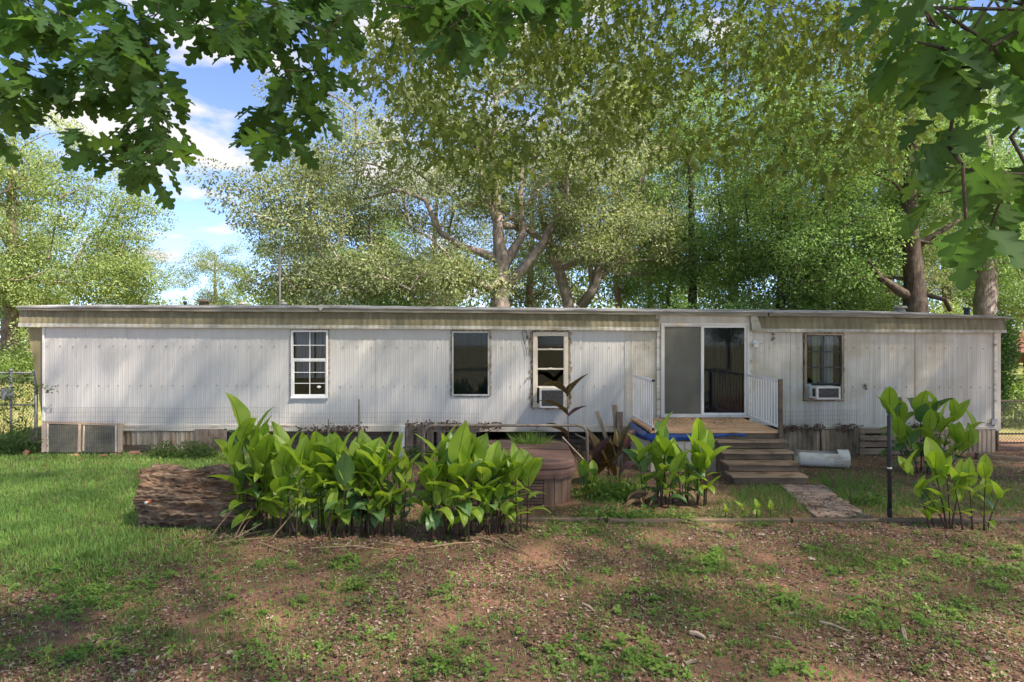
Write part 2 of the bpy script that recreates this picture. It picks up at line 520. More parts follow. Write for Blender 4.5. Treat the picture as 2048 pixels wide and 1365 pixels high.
# insect screen: dusty weave, partly see-through
m, n, l, b = newmat("insect_screen"); M['screen'] = m
v1 = noi(n, l, coords(n, l, (2, 2, 1.2)), 1, 5, .6)
l.new(ramp(n, l, v1, [(.3, (.12, .118, .098)), (.7, (.19, .182, .15))]), b.inputs['Base Color']); b.inputs['Roughness'].default_value = .8
tr = n.new("ShaderNodeBsdfTransparent"); mx = n.new("ShaderNodeMixShader"); mx.inputs[0].default_value = .7
l.new(tr.outputs[0], mx.inputs[1]); l.new(b.outputs[0], mx.inputs[2]); l.new(mx.outputs[0], n["Material Output"].inputs[0])
# soil
m, n, l, b = newmat("red_brown_soil"); M['soil'] = m
v1 = noi(n, l, coords(n, l, (1.1, 1.1, 1.1)), 1, 7, .6)
v2 = noi(n, l, coords(n, l, (26, 26, 26)), 1, 6, .7)
v3 = noi(n, l, coords(n, l, (.5, .5, .5)), 1, 4, .5)
c = ramp(n, l, v1, [(.33, (.16, .095, .07)), (.5, (.26, .14, .098)), (.66, (.42, .215, .142))])
c = mixc(n, l, ramp(n, l, v2, [(.42, (0, 0, 0)), (.66, (.7, .7, .7))]), c, (.11, .075, .055))
c = mixc(n, l, ramp(n, l, v2, [(.6, (0, 0, 0)), (.74, (.6, .6, .6))]), c, (.30, .225, .175))
far = n.new("ShaderNodeTexCoord"); sp = n.new("ShaderNodeSeparateXYZ"); l.new(far.outputs['Object'], sp.inputs[0])
mr = n.new("ShaderNodeMapRange"); mr.inputs[1].default_value = 15; mr.inputs[2].default_value = 17
l.new(sp.outputs['Y'], mr.inputs[0])
gc = ramp(n, l, v1, [(.35, (.13, .15, .045)), (.65, (.22, .21, .085))])
c = mixc(n, l, mr.outputs[0], c, gc)
# unseen ground behind the camera, made pale to bounce warm light onto the wall
mr2 = n.new("ShaderNodeMapRange"); mr2.inputs[1].default_value = 1.5; mr2.inputs[2].default_value = -1.5
l.new(sp.outputs['Y'], mr2.inputs[0])
c = mixc(n, l, mr2.outputs[0], c, ramp(n, l, v1, [(.35, (.24, .23, .12)), (.65, (.36, .33, .2))]))
l.new(c, b.inputs['Base Color']); b.inputs['Roughness'].default_value = .95; b.inputs['Specular IOR Level'].default_value = .1
bump(n, l, b, v2, .8, .02)

# ================================================================== GROUND
def ground():
    xs = np.concatenate([np.linspace(-400, -60, 12), np.linspace(-50, -13, 38), np.arange(-12.4, 12.41, .075), np.linspace(13, 50, 38), np.linspace(60, 400, 12)])
    ys = np.concatenate([np.linspace(-300, -20, 10), np.linspace(-15, 3, 19), np.arange(3.2, 14.4, .075), np.linspace(14.6, 60, 60), np.linspace(70, 600, 20)])
    X, Y = np.meshgrid(xs, ys)
    Z = gz(X, Y)
    nx, ny = len(xs), len(ys)
    v = np.stack([X, Y, Z], -1).reshape(-1, 3)
    i = (np.arange(ny - 1)[:, None] * nx + np.arange(nx - 1)[None, :]).ravel()
    f = np.stack([i, i + 1, i + nx + 1, i + nx], 1)
    o = link("ground", arrays_mesh("ground", v, f, smooth=True), M['soil'])
    tag(o, "red-brown bare soil of the back yard under leaf litter", "ground", kind="structure")


ground()

# ================================================================== MOBILE HOME
home = empty("mobile_home", (0, 0, 0))
tag(home, "long white ribbed-metal mobile home with olive-stained fascia under the trees", "mobile home")

ROOF_T = [(40, 611), (300, 611), (560, 612), (700, 612.5), (900, 615), (1300, 619), (1540, 621), (1850, 625), (2012, 633)]
FAS_T = [(40, 619), (400, 622), (920, 624.5), (1360, 629), (1540, 632), (1740, 634), (2012, 638)]
FAS_B = [(40, 654), (500, 657), (900, 659), (1300, 662), (1540, 664.5), (2012, 666.5)]
BOT = [(80, 849), (800, 851), (2012, 853)]

OPEN = [(581, 658, 660, 796), (903, 980, 662, 793), (1062, 1138, 664, 816), (1318, 1500, 640, 845), (1606, 1688, 667, 803)]


def rib(x):
    """ribbed sheet profile, one rib each 96 mm"""
    t = (x / .0965) % 1.0
    a = max(0, 1 - abs(t - .5) / .16)
    b2 = max(0, 1 - abs(((t + .5) % 1) - .5) / .07) * .35
    return -.0042 * (min(1, a * 1.6) + b2)


seams = [88 + 83.0 * k for k in range(23)] + [1990]
for i in range(len(seams) - 1):
    p0, p1 = seams[i], seams[i + 1]
    x0, x1 = ux(p0), ux(p1)
    cuts = set(np.arange(x0, x1, .0965 / 8).tolist() + [x1])
    for (a, b_, c_, d_) in OPEN:
        for q in (a, b_):
            if p0 < q < p1: cuts.add(ux(q))
    cuts = sorted(cuts)
    mb = MB()
    wob = random.uniform(-.006, .006)
    for a, b_ in zip(cuts[:-1], cuts[1:]):
        if b_ - a < 1e-5: continue
        pm_ = 1024 + (a + b_) / 2 * F / W
        zt = uz(interp(pm_, FAS_B) - 12); zb = uz(interp(pm_, BOT) - 1)
        spans = [(zb, zt)]
        for (o0, o1, oy0, oy1) in OPEN:
            if o0 - .01 < pm_ < o1 + .01:
                spans = [(zb, uz(oy1)), (uz(oy0), zt)]
        ya = W + rib(a - x0) + wob; yb = W + rib(b_ - x0) + wob
        for (z0, z1) in spans:
            if z1 - z0 > .02:
                zs = np.linspace(z0, z1, 4)
                for q in range(3):
                    mb.quad((a, ya, zs[q]), (b_, yb, zs[q]), (b_, yb, zs[q + 1]), (a, ya, zs[q + 1]))
    # folded edge of the sheet at the seam
    zt = uz(interp(p1, FAS_B) - 12); zb = uz(interp(p1, BOT) - 1)
    blocked = [o for o in OPEN if o[0] < p1 < o[1]]
    if not blocked:
        mb.box(x1 - .005, x1 - .001, W - .0085, W + .02, zb, zt)
    old = p0 > 1230
    mb.build("siding_panel", M['siding_old'] if old else M['siding'], home)

# screw rows
mb = MB()
for row, step in ((693, 27), (771, 21)):
    px = 96
    while px < 1985:
        if not any(o[0] - 6 < px < o[1] + 6 for o in OPEN):
            z = uz(row + (px - 88) * .0022 + random.uniform(-1, 1)); x = ux(px)
            mb.box(x - .008, x + .008, W - .022, W - .004, z - .008, z + .008)
        px += step * random.uniform(.9, 1.1)
mb.build("screw_heads", M['caulk'], home)

# fascia panels
def fascia_run(p0, p1, step):
    p = p0
    while p < p1 - 1:
        q = min(p + step, p1)
        mb = MB(); lp = MB()
        yt, yb = W - .055, W - .115
        xs_ = np.arange(ux(p), ux(q), .013).tolist() + [ux(q) - .003]
        prof = lambda x: -.004 * math.sin(2 * math.pi * x / .13)
        rows = 5
        for a, b_ in zip(xs_[:-1], xs_[1:]):
            pa, pb = 1024 + a * F / W, 1024 + b_ * F / W
            za = [lerp(uz(interp(pa, FAS_T)), uz(interp(pa, FAS_B)), k / rows) for k in range(rows + 1)]
            zb = [lerp(uz(interp(pb, FAS_T)), uz(interp(pb, FAS_B)), k / rows) for k in range(rows + 1)]
            for k in range(rows):
                y0_, y1_ = lerp(yt, yb, k / rows), lerp(yt, yb, (k + 1) / rows)
                tgt = mb if k < rows - 1 else lp
                tgt.quad((a, y1_ + prof(a), za[k + 1]), (b_, y1_ + prof(b_), zb[k + 1]), (b_, y0_ + prof(b_), zb[k]), (a, y0_ + prof(a), za[k]))
            # underside lip turned back
            lp.quad((a, W - .05, za[rows] + .012), (b_, W - .05, zb[rows] + .012), (b_, yb + prof(b_), zb[rows]), (a, yb + prof(a), za[rows]))
        o = mb.build("fascia_panel", M['fascia'], home)
        lp.build("fascia_lip", M['lip'], o)
        p = q


fascia_run(44, 1316, 212)
fascia_run(1504, 2006, 251)

# drip edge and roof edge
def strip(name, mat, p0, p1, top, bot, y0, y1, amp, step=14):
    mb = MB(); ps = np.arange(p0, p1, step).tolist() + [p1]
    for a, b_ in zip(ps[:-1], ps[1:]):
        def pt(p, ln, y, s):
            w = amp * (fnoise(p * .7 + s * 99, s * 31.0, 23) - .5) * 2
            return (ux(p), y, uz(interp(p, ln) + w))
        A, B, C, D = pt(a, bot, y0, 1), pt(b_, bot, y0, 1), pt(b_, top, y0, 2), pt(a, top, y0, 2)
        E, Fq, G_, Hq = pt(a, bot, y1, 1), pt(b_, bot, y1, 1), pt(b_, top, y1, 2), pt(a, top, y1, 2)
        mb.quad(A, B, C, D); mb.quad(D, C, G_, Hq); mb.quad(E, Fq, B, A)
        if a == p0: mb.quad(E, A, D, Hq)
        if b_ == p1: mb.quad(B, Fq, G_, C)
    return mb.build(name, mat, home)


up = lambda ln, d: [(p, q + d) for p, q in ln]
strip("drip_edge", M['drip'], 46, 1530, up(ROOF_T, 4), up(FAS_T, 2), W - .15, W - .03, .6)
strip("drip_edge", M['drip'], 1533, 2012, up(ROOF_T, 5), up(FAS_T, 1), W - .14, W - .03, .8)
roof = empty("roof", (0, 0, 0), home)
mb = MB()
ps = np.linspace(44, 2014, 90)
ycs = [W - .17, W - .165, W + 1.0, W + 1.9, W + 2.8, W + 3.85]
zof = [0, .03, .12, .15, .12, .03]
for a, b_ in zip(ps[:-1], ps[1:]):
    for k in range(5):
        wz = lambda p, j: uz(interp(p, ROOF_T) + 5 + 1.6 * (fnoise(p, 5.0, 30) - .5)) + zof[j] + (.02 * (fnoise(p, 9.0, 17) - .5) if j == 1 else 0)
        mb.quad((ux(a), ycs[k], wz(a, k)), (ux(b_), ycs[k], wz(b_, k)), (ux(b_), ycs[k + 1], wz(b_, k + 1)), (ux(a), ycs[k + 1], wz(a, k + 1)))
mb.build("roof_sheet", M['roof'], roof)
# bent flap of metal at the edge
mb = MB(); x = ux(646); z = uz(614)
mb.quad((x - .09, W - .155, z + .02), (x, W - .2, z - .1), (x + .1, W - .155, z + .02), (x, W - .14, z + .05))
mb.build("bent_flap", M['lip'], roof)
for (px, py, w, h, m_) in ((370, 604, .05, .12, 'black_frame'), (408, 601, .16, .1, 'step_wood'), (484, 606, .08, .05, 'lip'), (568, 606, .07, .05, 'lip'), (1800, 614, .16, .09, 'drip'), (1934, 617, .09, .1, 'black_frame')):
    y = W + .9; x = ux(px, y); zb = uz(interp(px, ROOF_T) + 5) + .1
    mb = MB(); mb.tube([(x, y, zb - .05), (x, y, uz(py + 6, y)), (x, y, uz(py, y))], [w * .7, w * .7, w * .5], 10); mb.tube([(x, y, uz(py + 3, y)), (x, y, uz(py, y) + .015)], [w, w * .8], 10)
    mb.build("roof_vent", M[m_], roof)

# header board over the sliding door
mb = MB(); mb.wbox(ux(1317), ux(1503), W - .06, W - .01, uz(648), uz(627), .002, 5)
mb.build("header_board", M['siding_old'], home)
mb = MB(); mb.box(ux(1310), ux(1319), W - .075, W - .02, uz(664), uz(628)); mb.build("corner_strip", M['lip'], home)
mb = MB()
mb.quad((ux(1496), W - .13, uz(628)), (ux(1508), W - .135, uz(628)), (ux(1516), W - .135, uz(650)), (ux(1519), W - .135, uz(663)), (ux(1500), W - .13, uz(663)))
mb.build("torn_flashing", M['lip'], home)

# body shell: back wall with one opening, ends, floor, ceiling
mb = MB()
xl, xr, yb0, yb1 = ux(90), ux(1988), W + 3.55, W + 3.62
ow = (6.6, 7.35, 1.35, 2.45)
z0, z1 = .55, 2.95
mb.box(xl, ow[0], yb0, yb1, z0, z1); mb.box(ow[1], xr, yb0, yb1, z0, z1); mb.box(ow[0], ow[1], yb0, yb1, z0, ow[2]); mb.box(ow[0], ow[1], yb0, yb1, ow[3], z1)
mb.box(xl, xl + .06, W + .04, yb0 - .002, z0, z1); mb.box(xr - .06, xr, W + .04, yb0 - .002, z0, z1)
mb.build("shell_wall", M['interior'], home)
mb = MB(); mb.box(xl + .07, xr - .07, W + .03, yb0 - .004, .5, .58); mb.box(xl + .07, xr - .07, W + .03, yb0 - .004, 2.82, 2.9)
for px in (800, 1280, 1540):       # partition walls
    mb.box(ux(px) - .04, ux(px) + .04, W + .05, yb0 - .006, .585, 2.815)
mb.build("floor_and_ceiling", M['interior'], home)
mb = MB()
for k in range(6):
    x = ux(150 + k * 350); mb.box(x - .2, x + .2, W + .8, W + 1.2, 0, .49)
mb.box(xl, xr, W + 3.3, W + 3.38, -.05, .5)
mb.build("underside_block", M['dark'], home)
# slanted olive end at the left, and the right corner
mb = MB()
A = [P(54, 655, W), P(90, 655, W), P(90, 845, W), P(84, 845, W)]
fr_ = [Vector((p.x, W + .025, p.z)) for p in A]; bk_ = [Vector((p.x, W + 3.4, p.z)) for p in A]
mb.quad(*[tuple(p) for p in fr_[::-1]])
mb.quad(tuple(fr_[0]), tuple(fr_[3]), tuple(bk_[3]), tuple(bk_[0]))
mb.quad(*[tuple(p) for p in bk_])
mb.build("slanted_end_panel", M['olive'], home)
mb = MB(); mb.box(ux(86.5), ux(90), W - .03, W + .03, uz(846), uz(652)); mb.build("corner_trim", M['vinyl'], home)
mb = MB(); mb.box(ux(1987), ux(1992), W - .03, W + .04, uz(853), uz(664)); mb.build("corner_trim", M['trim'], home)
mb = MB(); mb.box(ux(1993), ux(2003), W + .02, W + 3.4, uz(862), uz(664)); mb.build("end_wall", M['siding_old'], home)

# bottom rail trim (with sag)
for (a, b_, m_, h_) in ((247, 545, 'trim', 12), (545, 842, 'trim', 12), (842, 1262, 'trim', 12), (1560, 1780, 'trim', 5), (1780, 1990, 'trim', 5)):
    mb = MB(); ps = np.linspace(a, b_ - .6, 9)
    for p, q in zip(ps[:-1], ps[1:]):
        za, zb = uz(interp(p, BOT)), uz(interp(q, BOT)); dh = h_ / 92.03
        mb.quad((ux(p), W - .035, za - dh), (ux(q), W - .035, zb - dh), (ux(q), W - .035, zb), (ux(p), W - .035, za))
        mb.quad((ux(p), W - .035, za), (ux(q), W - .035, zb), (ux(q), W + .01, zb + .01), (ux(p), W + .01, za + .01))
        mb.quad((ux(p), W + .01, za - dh), (ux(q), W + .01, zb - dh), (ux(q), W - .035, zb - dh), (ux(p), W - .035, za - dh))
    mb.build("bottom_rail", M[m_], home)


def ribbed(p0, p1, ztop, zbot, y, mat, per=.10, amp=.012, lean=0.0, name="skirting_panel", parent=None):
    mb = MB(); xs_ = np.arange(ux(p0), ux(p1), per / 8).tolist() + [ux(p1)]
    pr = lambda x: -amp * max(-.4, math.sin(2 * math.pi * x / per))
    for a, b_ in zip(xs_[:-1], xs_[1:]):
        mb.quad((a, y - lean + pr(a), zbot), (b_, y - lean + pr(b_), zbot), (b_, y + pr(b_), ztop), (a, y + pr(a), ztop))
    return mb.build(name, mat, parent or home)


ribbed(245, 303, uz(863), uz(890), W + .0, M['skirt'], .12, .015)
ribbed(303, 398, uz(863), -.02, W - .012, M['skirt'])
ribbed(1562, 1640, uz(859), -.03, W - .01, M['skirt_brown'])
ribbed(1641, 1716, uz(859), -.03, W - .02, M['skirt_brown'], lean=.04)
ribbed(1800, 1900, uz(859), -.03, W - .01, M['skirt_brown'])
ribbed(1901, 1990, uz(859), -.03, W - .015, M['skirt_brown'])
# dark wall of soil/boards set back under the middle
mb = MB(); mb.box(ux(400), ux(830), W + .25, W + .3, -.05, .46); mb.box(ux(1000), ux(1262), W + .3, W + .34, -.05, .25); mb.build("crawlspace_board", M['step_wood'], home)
mb = MB(); mb.box(ux(392), ux(455), W - .06, W - .03, -.02, uz(858)); mb.build("fibre_board", M['grey_wood'], home)
mb = MB(); mb.box(ux(247), ux(303), W - .02, W + .01, uz(902), uz(891)); mb.build("kick_board", M['step_wood'], home)


# ---------------------------------------------------------------- windows
def rect_frame(mb, x0, x1, z0, z1, w, y0, y1):
    mb.box(x0, x1, y0, y1, z1 - w, z1); mb.box(x0, x1, y0, y1, z0, z0 + w)
    mb.box(x0, x0 + w, y0, y1, z0 + w, z1 - w); mb.box(x1 - w, x1, y0, y1, z0 + w, z1 - w)


def pane(parent, x0, x1, z0, z1, y, mat='glass'):
    mb = MB(); mb.box(x0 + .002, x1 - .002, y, y + .005, z0 + .002, z1 - .002); return mb.build("pane", M[mat], parent)


def caulk(parent, x0, x1, z0, z1, w=.035):
    mb = MB(); n_ = 26
    def side(a, b_, out):
        for i in range(n_):
            t0, t1 = i / n_, (i + 1) / n_
            p, q = Vector(a).lerp(Vector(b_), t0), Vector(a).lerp(Vector(b_), t1)
            w0 = w * (.5 + 1.0 * random.random()); o = Vector(out)
            i_ = -o * .012
            mb.quad(tuple(p + i_), tuple(q + i_), tuple(q + o * w0), tuple(p + o * w0))
    y = W - .0215
    side((x0, y, z0), (x0, y, z1), (-1, 0, 0)); side((x1, y, z0), (x1, y, z1), (1, 0, 0))
    side((x0 - .02, y - .001, z0), (x1 + .02, y - .001, z0), (0, 0, -.6)); side((x0 - .02, y - .001, z1), (x1 + .02, y - .001, z1), (0, 0, .8))
    mb.build("caulk", M['caulk'], parent)


def curtain(parent, x0, x1, z0, z1, y, mat, per=.09, amp=.02, gap=None):
    mb = MB(); xs_ = np.linspace(x0, x1, int((x1 - x0) / .012))
    pr = lambda x: amp * math.sin(2 * math.pi * x / per) + amp * .5 * math.sin(2 * math.pi * x / (per * 2.7) + 1)
    for a, b_ in zip(xs_[:-1], xs_[1:]):
        if gap and gap[0] < a < gap[1]: continue
        mb.quad((a, y + pr(a), z0), (b_, y + pr(b_), z0), (b_, y + pr(b_), z1), (a, y + pr(a), z1))
    mb.build("curtain", M[mat], parent, smooth=True)


# white double-hung, 2x2 over 2x3
w1 = empty("window", (0, 0, 0), home); w1["label"] = "white double-hung window with grid bars and lilac curtain"
x0, x1, z0, z1 = ux(583), ux(657), uz(795), uz(661)
mb = MB(); rect_frame(mb, x0, x1, z0, z1, .04, W - .045, W + .03); mb.box(x0 - .01, x1 + .01, W - .06, W - .02, z0 - .02, z0 + .002); mb.build("frame", M['vinyl'], w1)
caulk(w1, x0, x1, z0, z1, .022)
zm = uz(719)
mb = MB(); mb.box(x0 + .041, x1 - .041, W - .032, W + .02, zm - .02, zm + .02); mb.build("meeting_rail", M['vinyl'], w1)
mb = MB(); rect_frame(mb, x0 + .041, x1 - .041, z0 + .041, zm - .021, .025, W - .028, W + .01); mb.build("lower_sash", M['vinyl'], w1)
xa, xb = x0 + .04, x1 - .04; xm = (xa + xb) / 2
def grid_panes(parent, xa, xb, za, zb, rows, cols_, y, bw, mat):
    mb = MB()
    for c_ in range(1, cols_):
        x = lerp(xa, xb, c_ / cols_); mb.box(x - bw / 2, x + bw / 2, y - .008, y + .007, za, zb)
    for r_ in range(1, rows):
        z = lerp(za, zb, r_ / rows)
        for c_ in range(cols_):
            u0 = lerp(xa, xb, c_ / cols_) + (bw / 2 if c_ else 0); u1 = lerp(xa, xb, (c_ + 1) / cols_) - (bw / 2 if c_ < cols_ - 1 else 0)
            mb.box(u0, u1, y - .0075, y + .0065, z - bw / 2, z + bw / 2)
    mb.build("muntin", mat, parent)
    for r_ in range(rows):
        for c_ in range(cols_):
            pane(parent, lerp(xa, xb, c_ / cols_), lerp(xa, xb, (c_ + 1) / cols_), lerp(za, zb, r_ / rows), lerp(za, zb, (r_ + 1) / rows), y + .009)
grid_panes(w1, xa, xb, zm + .02, z1 - .04, 2, 2, W - .004, .016, M['vinyl'])
grid_panes(w1, xa + .026, xb - .026, z0 + .067, zm - .047, 3, 2, W - .014, .015, M['vinyl'])
curtain(w1, xa, xb, uz(757), z1 - .05, W + .12, 'curtain', gap=(xm + .05, xm + .09))
mb = MB(); mb.quad(*[(xm + .2 + .045 * math.cos(a), W - .013, uz(774) + .028 * math.sin(a)) for a in np.linspace(0, 6.28, 11)[:-1]]); mb.build("sticker", M['vinyl'], w1)

# plain dark fixed pane
w2 = empty("window", (0, 0, 0), home); w2["label"] = "plain dark fixed window in a thin grey frame"
x0, x1, z0, z1 = ux(904), ux(979), uz(792), uz(663)
mb = MB(); rect_frame(mb, x0, x1, z0, z1, .034, W - .035, W + .03); mb.build("frame", M['alu'], w2)
caulk(w2, x0, x1, z0, z1, .03)
pane(w2, x0 + .03, x1 - .03, z0 + .03, z1 - .03, W - .004)
mb = MB(); mb.box(x0, x1, W + .3, W + .32, z0, z1); mb.build("inner_screen", M['blind'], w2)

# cream triple-sash, lowest sash raised over the air conditioner
w3 = empty("window", (0, 0, 0), home); w3["label"] = "cream narrow window in three sashes above an air conditioner"
x0, x1, z0, z1 = ux(1066), ux(1136), uz(815), uz(665)
mb = MB(); rect_frame(mb, x0, x1, z0, z1, .085, W - .045, W + .03)
mb.build("frame", M['cream'], w3)
caulk(w3, x0, x1, z0, z1, .06)
xa, xb = x0 + .086, x1 - .086
zs = [uz(774), uz(738), uz(699), z1 - .086]
mb = MB()
for z in (zs[0], zs[1], zs[2]): mb.box(xa, xb, W - .036, W + .02, z - .016, z + .016)
for z in (zs[1], zs[2]): mb.box((xa + xb) / 2 - .035, (xa + xb) / 2 + .035, W - .05, W - .037, z - .004, z + .026)
mb.box(xa, xa + .014, W - .03, W + .02, zs[0] + .017, zs[3]); mb.box(xb - .014, xb, W - .03, W + .02, zs[0] + .017, zs[3])
mb.build("sash_bar", M['cream'], w3)
for a, b_ in zip(zs[:-1], zs[1:]): pane(w3, xa + .012, xb - .012, a + .014, b_ - .014, W - .006)
mb = MB(); mb.box(xa, xb, W + .02, W + .03, z0 + .086, zs[0] - .017); mb.build("filler_panel", M['interior'], w3)

# black-barred window 2x3 with a curtain and a green glimpse
w4 = empty("window", (0, 0, 0), home); w4["label"] = "old dark-barred six-pane window with rusted sill"
x0, x1, z0, z1 = ux(1609), ux(1685), uz(801), uz(668)
mb = MB(); rect_frame(mb, x0, x1, z0, z1, .03, W - .04, W + .03); mb.build("frame", M['skirt_brown'], w4)
caulk(w4, x0, x1, z0, z1, .028)
za = uz(768); xa, xb = x0 + .031, x1 - .031
mb = MB(); rect_frame(mb, xa, xb, za, z1 - .031, .022, W - .02, W + .02); mb.build("sash", M['black_frame'], w4)
grid_panes(w4, xa + .022, xb - .022, za + .022, z1 - .053, 3, 2, W - .006, .026, M['black_frame'])
curtain(w4, (xa + xb) / 2 + .03, xb - .1, za - .3, z1 - .05, W + .12, 'curtain_blue')
curtain(w4, xa + .2, (xa + xb) / 2 - .02, za - .3, z1 - .05, W + .14, 'green_glimpse', .13)  # hung sheet standing in for the green that shows in the glass
mb = MB(); mb.box(xa, xa + .12, W + .001, W + .012, z0 + .033, za - .002); mb.build("filler_panel", M['bluefoam'], w4)
mb = MB(); mb.box(xa + .121, xb, W + .06, W + .07, z0 + .033, za - .002); mb.build("inner_board", M['interior'], w4)

# sliding patio door
door = empty("sliding_door", (0, 0, 0), home)
x0, x1, z0, z1 = ux(1321), ux(1497), .765, uz(647)
mb = MB(); rect_frame(mb, x0, x1, z0, z1, .05, W - .07, W + .03); mb.build("frame", M['doorframe'], door)
xm = ux(1403)
mb = MB(); rect_frame(mb, x0 + .051, xm - .003, z0 + .051, z1 - .051, .026, W - .05, W - .025); mb.box(xm - .03, xm - .004, W - .056, W - .051, z0 + .06, z1 - .06); mb.build("screen_frame", M['doorframe'], door)
mb = MB(); mb.box(x0 + .078, xm - .03, W - .04, W - .037, z0 + .078, z1 - .078); mb.build("screen", M['screen'], door)
mb = MB(); rect_frame(mb, xm, x1 - .051, z0 + .051, z1 - .051, .045, W - .03, W + .005); mb.build("sash", M['white_metal'], door)
pane(door, xm + .046, x1 - .097, z0 + .097, z1 - .097, W - .015)
pane(door, x0 + .052, xm - .002, z0 + .052, z1 - .052, W - .01)
for k in range(13):
    x = lerp(xm + .05, x1 - .1, (k + .5) / 13)
    mb = MB(); mb.quad((x - .04, W + .1, z0 + .06), (x + .035, W + .13, z0 + .06), (x + .035, W + .13, z1 - .06), (x - .04, W + .1, z1 - .06)); mb.build("blind_slat", M['blind'], door)
# casing boards beside the door
mb = MB(); mb.box(ux(1313), ux(1320.4), W - .04, W - .002, .62, uz(648.5)); mb.build("door_casing", M['trim'], home)
mb = MB(); mb.box(ux(1497.6), ux(1503), W - .04, W - .002, .62, uz(648.5)); mb.build("door_casing", M['trim'], home)

# twin floodlight by the door and dangling cable
lf = empty("wall_light", (0, 0, 0), home)
c = Vector((ux(1508), W - .05, uz(686)))
mb = MB(); mb.tube([c + Vector((0, .05, 0)), c + Vector((0, -.03, 0))], [.055, .05], 12); mb.build("light_base", M['white_metal'], lf)
mb = MB(); mb.tube([c + Vector((-.01, -.02, -.02)), c + Vector((-.02, -.1, -.05)), c + Vector((-.02, -.14, -.06))], [.03, .05, .045], 12); mb.build("lamp_head", M['white_metal'], lf)
mb = MB(); mb.tube([c + Vector((.02, -.03, 0)), c + Vector((.07, -.05, .005)), c + Vector((.11, -.06, .015))], [.02, .022, .04], 10); mb.build("lamp_head", M['white_metal'], lf)
mb = MB()
p0 = [(1046, 659), (1045, 668), (1047, 680), (1051, 692), (1054, 712)]
mb.tube([(ux(p), W - .035, uz(q)) for p, q in p0], .006, 5)
mb.tube([(ux(p), W - .04, uz(q)) for p, q in [(1047, 659), (1052, 664), (1056, 675), (1053, 677)]], .008, 5)
mb.tube([(ux(1054), W - .04, uz(672)), (ux(1055), W - .045, uz(679))], .018, 6)
mb.build("loose_cable", M['black_metal'], home)
mb = MB()
for (p, q, s) in ((1545, 669, .03), (1546, 677, .035), (1543, 681, .018), (1729, 771, .035), (1731, 777, .028), (1055, 757, .02)):
    mb.tube([(ux(p) - s * .3, W - .02, uz(q) - s), (ux(p), W - .045, uz(q)), (ux(p) + s * .3, W - .02, uz(q) + s)], [s * .3, s, s * .3], 7)
mb.build("wasp_nest", M['caulk'], home)
mb = MB(); mb.box(ux(1979), ux(1990), W - .07, W - .035, uz(849), uz(838)); mb.build("cable_box", M['galv'], home)

# ================================================================== AIR CONDITIONERS
def aircon(px0, px1, py0, py1, y0, label, slope):
    x0, x1 = ux(px0, y0), ux(px1, y0); z0, z1 = uz(py1, y0), uz(py0, y0)
    t = empty("air_conditioner", ((x0 + x1) / 2, y0, z0)); tag(t, label, "air conditioner", "window air conditioners")
    w, h, d = x1 - x0, z1 - z0, W + .05 - y0
    mb = MB(); c = .035
    # shell: back box plus rim
    mb.box(-w / 2, w / 2, .03, d, 0, h)
    rect_frame(mb, -w / 2 - .002, w / 2 + .002, -.002, h + .002, c, 0, .029)
    mb.build("casing", M['plastic'], t)
    mb = MB(); mb.box(-w / 2 + c, w / 2 - c, .016, .028, c, h - c); mb.build("condenser", M['acgrille'], t)
    nb = 9
    for k in range(nb):
        z = lerp(c, h - c, (k + .5) / nb); mb = MB(); mb.box(-w / 2 + c, w / 2 - c, .004, .013, z - .004, z + .004); mb.build("grille_bar", M['acgrille'], t)
    if slope:
        mb = MB(); mb.box(-w / 2 - .004, -w / 2 - .0005, .06, .2, h * .18, h * .82); mb.build("side_vent", M['black_frame'], t)
    mb = MB(); mb.box(-.05, .05, -.02, -.003, h - .03, h - .012); mb.build("handle_clip", M['plastic'], t)
    mb = MB(); mb.box(-w / 2 + .05, w / 2 - .02, .05, d - .1, -.022, -.003); mb.build("support_strip", M['raw_wood'], t)
    return t


aircon(1080, 1130, 778, 816, 13.42, "white window air conditioner with brown grille behind the tall bronze canna", 0)
aircon(1634, 1681, 774, 799, 13.42, "white window air conditioner in the dark-barred window right of the deck", 1)

# ================================================================== DECK, STEPS, RAILS
deck = empty("deck", (0, 0, 0)); tag(deck, "small orange-brown timber deck in front of the sliding door", "deck")
DX0, DX1, DY0, DY1, DZ = 2.59, 4.98, 11.73, 13.72, .755
nb = 14
for k in range(nb):
    y0 = lerp(DY0, DY1, k / nb) + .003; y1 = lerp(DY0, DY1, (k + 1) / nb) - .003
    mb = MB(); mb.wbox(DX0 - .01 + random.uniform(-.01, .01), DX1 + random.uniform(-.01, .015), y0, y1, DZ - .038, DZ, .0025, 6); mb.build("deck_board", M['deck'], deck)
mb = MB(); mb.wbox(DX0, DX1, DY0 + .03, DY0 + .07, DZ - .2, DZ - .041, .003, 6); mb.build("rim_joist", M['step_wood'], deck)
mb = MB(); mb.beam((DX0 + .02, DY0 + .08, DZ - .12), (DX0 + .02, DY1, DZ - .12), .04, .15); mb.build("rim_joist", M['step_wood'], deck)
mb = MB(); mb.beam((DX1 - .02, DY0 + .08, DZ - .12), (DX1 - .02, DY1, DZ - .12), .04, .15); mb.build("rim_joist", M['step_wood'], deck)
for x in (DX0 + .06, (DX0 + DX1) / 2, DX1 - .06):
    for y in (DY0 + .12, DY1 - .2):
        mb = MB(); mb.box(x - .045, x + .045, y - .045, y + .045, -.05, DZ - .2); mb.build("post", M['step_wood'], deck)
